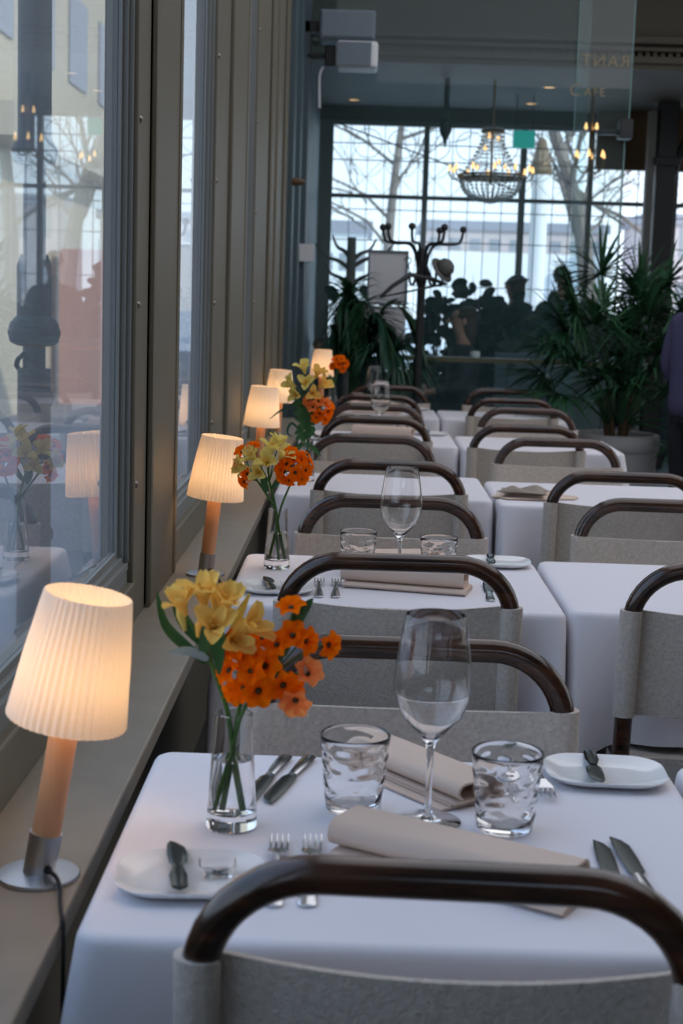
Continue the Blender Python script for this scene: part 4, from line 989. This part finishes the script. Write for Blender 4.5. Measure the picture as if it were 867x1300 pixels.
# ================================================================== WINTER GARDEN FURNISHINGS
# ledge seen through the partition
t = thing('bar_ledge', 'long brown ledge with a brass edge behind the partition, by the coat stand', 'ledge', (0.0, 10.3, 0))
MB().bx(0.12, 1.75, 0, 0.22, 0.955, 0.985).build('top', 'walnut', t, smooth=False, bevel=0.004)
MB().bx(0.12, 1.75, -0.012, -0.001, 0.955, 0.988).build('brass_edge', 'brass', t, smooth=False)
for x in (0.2, 1.02, 1.68): MB().bx(x, x+0.05, 0.05, 0.15, 0, 0.955).build('post', 'slate', t, smooth=False)
tag(MB().lathe([(0, 0), (0.03, 0), (0.036, 0.03), (0.03, 0.045), (0.025, 0.045), (0.03, 0.028), (0, 0.01)], 16).build('glass_bowl', 'china', None, loc=(0.79, 10.38, 0.9855)), 'tiny pale bowl on the brown ledge', 'bowl')
# coat stand
t = thing('coat_stand', 'tall black iron coat stand with curved hooks before the partition', 'coat stand', (0.345, 8.98, 0))
MB().tube([(0, 0, 0.02), (0, 0, 1.0), (0.004, 0, 1.66)], 0.024, 14).build('pole', 'iron', t)
MB().lathe([(0, 0), (0.19, 0), (0.19, 0.012), (0.05, 0.03), (0.024, 0.06), (0, 0.06)], 24).build('base', 'iron', t)
MB().lathe([(0.024, 1.45), (0.032, 1.47), (0.032, 1.64), (0.024, 1.67), (0, 1.675)], 14).build('collar', 'iron', t)
for k, a in enumerate([PI*0.97, PI*1.16, PI*1.40, PI*1.66, 0.05, PI*0.35]):
    c, s = cos(a), sin(a); mb = MB()
    mb.tube(smoothpath([(0.02*c, 0.02*s, 1.50), (0.035*c, 0.035*s, 1.62), (0.075*c, 0.075*s, 1.69), (0.16*c, 0.16*s, 1.695), (0.22*c, 0.22*s, 1.71), (0.238*c, 0.238*s, 1.775)]), 0.0085, 8)
    h = mb.build('hook', 'iron', t)
    MB().sphere((0.238*c, 0.238*s, 1.785), 0.021, 12, 8).build('knob', 'iron', h)
for k, a in enumerate([0.2, 2.1, 4.1, 5.4]):
    c, s = cos(a), sin(a)
    MB().tube(smoothpath([(0.024*c, 0.024*s, 1.58), (0.06*c, 0.06*s, 1.50), (0.09*c, 0.09*s, 1.455), (0.125*c, 0.125*s, 1.475), (0.128*c, 0.128*s, 1.53)]), 0.0075, 8).build('lower_hook', 'iron', t)
def hanger(loc, rz, tilt, label):
    h = thing('coat_hanger', label, 'coat hanger', loc, rz, 'black coat hangers')
    mb = MB(); mb.tube([(-0.205, 0, -0.12), (-0.12, 0, -0.07), (0, 0, -0.025), (0.12, 0, -0.07), (0.205, 0, -0.12)], [0.010, 0.014, 0.016, 0.014, 0.010], 8, flat=0.8); mb.build('shoulder', 'iron', h)
    MB().tube([(-0.195, 0, -0.118), (0.195, 0, -0.118)], 0.006, 6).build('bar', 'iron', h)
    MB().tube(smoothpath([(0, 0, -0.02), (0, 0, 0.03), (0.022, 0, 0.055), (0.0, 0, 0.08), (-0.022, 0, 0.06)]), 0.003, 6).build('hook', 'iron', h)
    h.rotation_euler = (0, tilt, rz); return h
hanger((0.270, 8.84, 1.535), 0.25, -0.22, 'black coat hanger hanging from the coat stand')
t = thing('felt_hat', 'grey felt hat hung on the right of the coat stand', 'hat', (0.462, 8.93, 1.545))
Rm = Matrix.Rotation(0.9, 4, 'Y') @ Matrix.Rotation(0.5, 4, 'X')
MB().lathe([(0, 0.07), (0.035, 0.068), (0.05, 0.05), (0.055, 0.005), (0.082, -0.004), (0.085, 0.0), (0.056, 0.012), (0.052, 0.05)], 22, mtx=Rm).build('crown', 'felt', t)
MB().lathe([(0.0565, 0.008), (0.057, 0.022), (0.0545, 0.022), (0.0545, 0.008)], 22, mtx=Rm).build('band', 'black', t)
# framed menus fixed to the partition
t = thing('framed_notice', 'grey-framed white notice on the partition left of the coat stand, upper of two', 'notice', (0.155, 9.56, 1.50))
MB().bx(-0.120, 0.120, 0.012, 0.02, -0.165, 0.165).build('sheet', 'paper', t, smooth=False)
mb = MB(); mb.bx(-0.128, 0.128, 0.0, 0.022, 0.158, 0.170); mb.bx(-0.128, 0.128, 0.0, 0.022, -0.170, -0.158); mb.bx(-0.128, -0.116, 0.0, 0.022, -0.158, 0.158); mb.bx(0.116, 0.128, 0.0, 0.022, -0.158, 0.158); mb.build('frame', 'greyplastic', t, smooth=False)
t = thing('framed_notice', 'plain white notice on the partition left of the coat stand, lower of two', 'notice', (0.148, 9.56, 1.205))
MB().bx(-0.130, 0.130, 0.010, 0.02, -0.115, 0.112).build('sheet', 'paper', t, smooth=False)
mb = MB(); mb.bx(-0.134, 0.134, 0.002, 0.022, 0.108, 0.118); mb.bx(-0.134, 0.134, 0.002, 0.022, -0.12, -0.112); mb.build('frame', 'white', t, smooth=False)
# branched wooden stand behind the partition
t = thing('branch_stand', 'branched wooden coat tree in the winter garden, left of the framed notices', 'coat stand', (-0.10, 12.2, 0))
MB().tube([(0, 0, 0.02), (0, 0, 1.0), (0.0, 0, 1.85)], [0.05, 0.045, 0.036], 10).build('trunk', 'bark', t)
MB().lathe([(0, 0), (0.2, 0), (0.2, 0.02), (0.05, 0.05), (0, 0.05)], 18).build('base', 'bark', t)
for a, z, L in ((0.1, 1.66, 0.34), (0.6, 1.70, 0.24), (2.9, 1.64, 0.30), (3.4, 1.5, 0.22), (-0.3, 1.5, 0.20), (2.3, 1.72, 0.24)):
    c, s = cos(a), sin(a)
    MB().tube(smoothpath([(0, 0, z-0.05), (0.35*L*c, 0.35*L*s, z+0.02), (0.75*L*c, 0.75*L*s, z+0.06), (L*c, L*s, z+0.15)]), [0.022-0.0008*i for i in range(19)], 7).build('branch', 'bark', t)
# speakers and bracket at the upper left
t = thing('wall_speaker', 'blue-grey box speaker high at left, upper of the pair', 'speaker', (-0.14, 9.2, 2.955))
MB().bx(-0.165, 0.165, -0.10, 0.14, -0.085, 0.085).build('cabinet', 'greyplastic', t, smooth=False, bevel=0.012)
MB().bx(-0.152, 0.152, -0.107, -0.1005, -0.072, 0.072).build('grille', 'greyplastic', t, smooth=False, bevel=0.003)
MB().bx(-0.27, -0.165, 0.0, 0.06, -0.03, 0.03).build('bracket', 'black', t, smooth=False)
t = thing('wall_speaker', 'white and grey box speaker high at left, lower of the pair', 'speaker', (-0.08, 9.2, 2.787))
MB().bx(-0.125, 0.125, -0.11, 0.12, -0.078, 0.078).build('cabinet', 'white', t, smooth=False, bevel=0.02)
MB().bx(-0.115, 0.085, -0.118, -0.1105, -0.068, 0.068).build('grille', 'greyplastic', t, smooth=False, bevel=0.003)
mb = MB(); mb.bx(-0.19, -0.12, -0.02, 0.05, -0.06, 0.06); mb.bx(-0.30, -0.19, 0.0, 0.03, -0.015, 0.015); mb.build('bracket', 'black', t, smooth=False, bevel=0.006)
MB().tube(smoothpath([(-0.2, 0.02, -0.06), (-0.22, 0.02, -0.12), (-0.215, 0.02, -0.3)]), 0.008, 7).build('cord', 'white', t)
# chandelier
t = thing('chandelier', 'crystal basket chandelier hanging before the back window', 'chandelier', (0.975, 12.0, 2.33))
MB().tube([(0, 0, -0.05), (0, 0, 0.75)], 0.010, 8).build('rod', 'brass', t)
mb = MB()
for z, r in ((0.0, 0.245), (0.02, 0.250), (0.36, 0.085)): mb.tube([(r*cos(2*PI*k/32), r*sin(2*PI*k/32), z) for k in range(33)], 0.010, 6, caps=False)
mb.build('ring', 'brass', t)
mb = MB()
for k in range(30):
    a = 2*PI*k/30
    for j in range(13):
        f = j/12; r = 0.245*(1-f)**1.6*0.9+0.245*0.1*(1-f)+0.080*f; z = 0.02+0.36*f
        mb.sphere((r*cos(a), r*sin(a), z), 0.0085, 5, 3)
mb.build('strands', 'crystal', t, smooth=False)
mb = MB()
for k in range(32):
    a = 2*PI*k/32
    for j in range(9):
        f = j/9; r = 0.242*cos(f*PI/2*0.86); z = -0.01-0.165*sin(f*PI/2)
        mb.sphere((r*cos(a), r*sin(a), z), 0.0115, 5, 3)
mb.lathe([(0, -0.20), (0.05, -0.19), (0.055, -0.17), (0, -0.168)], 14)
mb.build('basket', 'crystal', t, smooth=False)
for k in range(12):
    a = 2*PI*k/12; c, s = cos(a), sin(a)
    h = MB().tube(smoothpath([(0.24*c, 0.24*s, 0.0), (0.29*c, 0.29*s, -0.015), (0.325*c, 0.325*s, 0.02), (0.325*c, 0.325*s, 0.05)]), 0.006, 6).build('arm', 'brass', t)
    mb = MB(); mb.lathe([(0.012, 0.05), (0.013, 0.055), (0.008, 0.09), (0.0, 0.10)], 8, (0.325*c, 0.325*s, 0)); mb.build('bulb', 'bulb', h)
for (x, y, z) in ((0.05, -0.1, 0.10), (-0.06, -0.08, 0.20), (0.04, -0.05, 0.28), (-0.03, -0.05, 0.30), (0.1, -0.12, 0.06), (-0.12, -0.12, 0.05)):
    MB().lathe([(0, 0), (0.013, 0.008), (0.014, 0.02), (0.006, 0.04), (0, 0.045)], 8, (x, y, z)).build('bulb', 'bulb', t)
o = MB().tube([(0, 0, 0), (0, 0, -0.30), (0, 0, -0.33), (0, 0, -0.40), (0, 0, -0.46), (0, 0, -0.53)], [0.022, 0.022, 0.05, 0.05, 0.02, 0.002], 12).build('hanging_lantern', 'iron', None, loc=(0.605, 12.0, 3.08))
tag(o, 'thin dark pendant with a pointed drop, hanging left of the chandelier', 'pendant')
t = thing('exit_sign', 'lit green exit sign hanging right of the chandelier', 'sign', (1.30, 12.8, 2.72))
MB().bx(-0.09, 0.09, -0.03, 0.03, -0.07, 0.07).build('lit_panel', 'exit', t, smooth=False, bevel=0.005)
mb = MB(); mb.bx(-0.07, -0.065, -0.003, 0.003, 0.07, 0.36); mb.bx(0.065, 0.07, -0.003, 0.003, 0.07, 0.36); mb.build('hanger', 'iron', t, smooth=False)
# small second chandelier seen at the right behind the door pane
t = thing('candle_chandelier', 'small brass candle chandelier with lit bulbs behind the glass door', 'chandelier', (1.80, 12.4, 2.55))
MB().tube([(0, 0, -0.1), (0, 0, 0.53)], 0.014, 8).build('rod', 'brass', t)
for k in range(6):
    a = 2*PI*k/6+0.3; c, s = cos(a), sin(a)
    h = MB().tube(smoothpath([(0, 0, -0.08), (0.06*c, 0.06*s, -0.12), (0.12*c, 0.12*s, -0.06), (0.12*c, 0.12*s, 0.0)]), 0.006, 6).build('arm', 'brass', t)
    MB().lathe([(0.012, 0), (0.015, 0.015), (0.006, 0.05), (0, 0.06)], 8, (0.12*c, 0.12*s, 0)).build('bulb', 'bulb', h)
    MB().lathe([(0.010, 0.22), (0.014, 0.235), (0.006, 0.27), (0, 0.275)], 8, (0.05*c, 0.05*s, 0)).build('bulb', 'bulb', t) if k % 2 else None

# ================================================================== PEOPLE
def skin_body(edges, mt, name, parent, sub=2, root=0):
    """edges: list of chains [(point, radius), ...]; chains that share a point join there"""
    key = {}; vs = []; rad = []; ed = []
    for chn in edges:
        prev = None
        for p, r in chn:
            k = tuple(round(c, 4) for c in p)
            if k not in key: key[k] = len(vs); vs.append(p); rad.append(r)
            i = key[k]
            if prev is not None and prev != i: ed.append((prev, i))
            prev = i
    me = bpy.data.meshes.new(name); me.from_pydata(vs, ed, []); o = bpy.data.objects.new(name, me); COL.objects.link(o)
    md = o.modifiers.new('skin', 'SKIN'); md.use_smooth_shade = True
    for i, sv in enumerate(me.skin_vertices[0].data):
        r = rad[i]; sv.radius = r if isinstance(r, tuple) else (r, r); sv.use_root = (i == root)
    ss = o.modifiers.new('sub', 'SUBSURF'); ss.levels = sub; ss.render_levels = sub
    dg = bpy.context.evaluated_depsgraph_get(); dg.update(); ev = o.evaluated_get(dg)
    m2 = bpy.data.meshes.new_from_object(ev); m2.name = name
    bpy.data.objects.remove(o); bpy.data.meshes.remove(me)
    m2.materials.clear(); m2.materials.append(MT[mt]); m2.shade_smooth()
    o = bpy.data.objects.new(name, m2); COL.objects.link(o); o.parent = parent
    return o
def person(label, loc, rz, arms, coat, hair, seated=False, s=1.0, collar=None, long_hair=False):
    t = thing('person', label, 'person', loc, rz, None); t.scale = (s, s, s)
    hz = 0.50 if seated else 0.92
    top = hz
    V = lambda x, y, z: (x, y, z)
    pelvis = V(0, 0, hz); waist = V(0, 0.0, hz+0.14); chest = V(0, 0.0, hz+0.34); neckb = V(0, 0.0, hz+0.50); neck = V(0, 0.005, hz+0.56); head0 = V(0, 0.035, hz+0.635); head1 = V(0, 0.025, hz+0.71); head2 = V(0, 0.01, hz+0.78)
    legs = []; trous = []; shoes = []
    for sgn in (-1, 1):
        hip = V(sgn*0.09, 0, hz-0.03)
        if seated: knee = V(sgn*0.11, 0.42, 0.49); ank = V(sgn*0.11, 0.40, 0.09)
        else: knee = V(sgn*0.10, 0.02, 0.49); ank = V(sgn*0.10, -0.01, 0.09)
        toe = V(sgn*0.12, ank[1]+0.15, 0.035)
        legs.append([(pelvis, (0.13, 0.105)), (hip, 0.085), (knee, 0.055), (ank, 0.038), (V(ank[0], ank[1]+0.02, 0.05), 0.036), (toe, 0.03)])
        hp2 = V(sgn*0.105, 0.12, hz-0.02) if seated else V(sgn*0.098, 0.0, hz-0.17)
        trous.append([(V(0, 0, hz+0.12), (0.150, 0.115)), (V(0, 0, hz+0.01), (0.152, 0.118)), (hp2, 0.092), (knee, 0.072), (V(ank[0], ank[1], ank[2]+0.02), 0.058)])
        shoes.append([(V(ank[0], ank[1]-0.03, 0.045), 0.045), (V(ank[0]*1.05, ank[1]+0.06, 0.042), 0.046), (toe, 0.036)])
    armc = []; sleeves = []
    for sgn, (elb, wri, han) in zip((-1, 1), arms):
        sh = V(sgn*0.175, 0.0, hz+0.455)
        E, Wr, Hn = [V(p[0], p[1], p[2]+hz-0.92) for p in (elb, wri, han)]
        chain = [(chest, (0.15, 0.105)), (V(sgn*0.12, 0, hz+0.46), 0.07), (sh, 0.055), (E, 0.042), (Wr, 0.028)]
        armc.append(chain)
        d = (Vector(Hn)-Vector(Wr)).normalized(); sd = d.cross(Vector((0, 0, 1)))
        sd = sd.normalized() if sd.length > 0.1 else Vector((0, 1, 0))
        pal = Vector(Wr)+d*0.055; armc.append([(Wr, 0.028), (tuple(pal), (0.036, 0.018))])
        for q, (off, L) in enumerate(((-0.028, 0.062), (-0.010, 0.075), (0.010, 0.070), (0.027, 0.056))):
            b = pal+sd*off+d*0.03; m_ = b+d*L*0.55; e_ = b+d*L+sd.cross(d)*0.018
            armc.append([(tuple(pal), (0.036, 0.018)), (tuple(b), 0.0095), (tuple(m_), 0.0085), (tuple(e_), 0.007)])
        th = Vector(Wr)+d*0.03+sd*0.035; armc.append([(Wr, 0.028), (tuple(th), 0.0115), (tuple(th+d*0.04+sd*0.012), 0.0085)])
        sleeves.append([(V(0, 0, hz+0.36), (0.185, 0.135)), (V(sgn*0.13, 0, hz+0.46), 0.085), (sh, 0.078), (E, 0.062), (tuple(Vector(Wr)*0.9+Vector(E)*0.1), 0.046)])
    body = [[(pelvis, (0.13, 0.105)), (waist, (0.125, 0.095)), (chest, (0.15, 0.105)), (neckb, (0.075, 0.065)), (neck, 0.046), (head0, (0.054, 0.066)), (head1, (0.078, 0.098)), (head2, (0.062, 0.078))]]
    skin_body(body+legs+armc, 'skin', 'body', t)
    skin_body([[(V(0, 0, hz-0.10), (0.190, 0.155)), (V(0, 0, hz+0.06), (0.175, 0.14)), (V(0, 0, hz+0.20), (0.165, 0.13)), (V(0, 0, hz+0.36), (0.185, 0.135)), (V(0, 0, hz+0.49), (0.095, 0.085)), (V(0, 0, hz+0.525), (0.066, 0.066))]]+sleeves, coat, 'jacket', t)
    tm = MB()
    tm.tube([(0, 0, hz+0.13), (0, 0, hz+0.02), (0, 0.0, hz-0.09)], [0.120, 0.128, 0.100], 18)
    for c in trous: tm.tube(smoothpath([(c[2][0][0]*0.7, 0, hz+0.03)]+[p for p, r in c[2:]], 5), [0.098-0.004*i/2 for i in range(16)], 14)
    tm.build('trousers', 'trouser', t)
    for c in shoes: skin_body([c], 'shoe', 'shoe', t, 1)
    hd = [[(V(0, -0.022, hz+0.67), (0.080, 0.075)), (V(0, -0.012, hz+0.74), (0.088, 0.092)), (V(0, 0.01, hz+0.805), (0.066, 0.082))]]
    if long_hair: hd.append([(V(0, -0.022, hz+0.67), (0.080, 0.075)), (V(0, -0.05, hz+0.58), (0.07, 0.045)), (V(0, -0.06, hz+0.50), (0.05, 0.03))])
    skin_body(hd, hair, 'hair', t)
    f = MB()   # face: nose, ears
    f.tube([(0, 0.118, hz+0.715), (0, 0.132, hz+0.685), (0, 0.120, hz+0.672)], [0.008, 0.013, 0.007], 8)
    for sgn in (-1, 1): f.sphere((sgn*0.077, 0.02, hz+0.69), 0.024, 8, 6, (0.4, 0.7, 1.2))
    f.build('nose_and_ears', 'skin', t)
    e = MB()
    for sgn in (-1, 1): e.sphere((sgn*0.031, 0.108, hz+0.712), 0.0105, 8, 6)
    e.build('eyes', 'shoe', t)
    MB().tube([(-0.024, 0.110, hz+0.640), (0, 0.117, hz+0.638), (0.024, 0.110, hz+0.640)], 0.006, 6).build('mouth', 'bud', t)
    if collar:
        MB().lathe([(0.070, hz+0.505), (0.078, hz+0.515), (0.072, hz+0.545), (0.062, hz+0.550), (0.060, hz+0.52)], 20).build('collar', collar, t)
    return t
# standing at the right edge in a purple jacket, hand on hip, elbow towards us
person('person in a purple jacket with an orange collar, cropped by the right edge', (1.728, 7.75, 0), -1.25,
       [((-0.25, -0.03, 1.12), (-0.23, 0.14, 0.93), (-0.20, 0.19, 0.87)), ((0.235, -0.17, 1.17), (0.21, 0.08, 1.03), (0.19, 0.15, 1.0))], 'purple', 'hair_d', collar='orangecloth', s=0.945)
st = [((-0.26, -0.03, 1.12), (-0.25, 0.08, 0.88), (-0.24, 0.10, 0.80)), ((0.26, -0.03, 1.12), (0.25, 0.08, 0.88), (0.24, 0.10, 0.80))]
person('person in a dark coat standing in the winter garden, left of two', (1.36, 13.50, 0), 0.7, st, 'darkcoat', 'hair_d', s=0.94, long_hair=True)
person('grey-haired person in a grey coat standing in the winter garden, right of two', (1.70, 12.95, 0), -0.6, st, 'greycoat', 'hair_g', s=0.98)
ss = [((-0.27, 0.06, 1.14), (-0.18, 0.28, 1.08), (-0.14, 0.36, 1.07)), ((0.27, 0.06, 1.14), (0.18, 0.28, 1.08), (0.14, 0.36, 1.07))]
person('person in a black coat sitting in the winter garden beyond the ledge', (0.80, 11.75, 0), 1.75, ss, 'darkcoat', 'hair_d', seated=True, s=1.02, long_hair=True)
t = thing('wooden_stool', 'plain dark seat under the sitting person in the winter garden', 'stool', (0.80, 11.75, 0))
MB().bx(-0.2, 0.2, -0.17, 0.17, 0.35, 0.385).build('seat', 'walnut', t, smooth=False, bevel=0.01)
for sx2 in (-1, 1):
    for sy2 in (-1, 1): MB().tube([(sx2*0.16, sy2*0.13, 0.36), (sx2*0.17, sy2*0.15, 0.0)], 0.014, 8).build('leg', 'walnut', t)
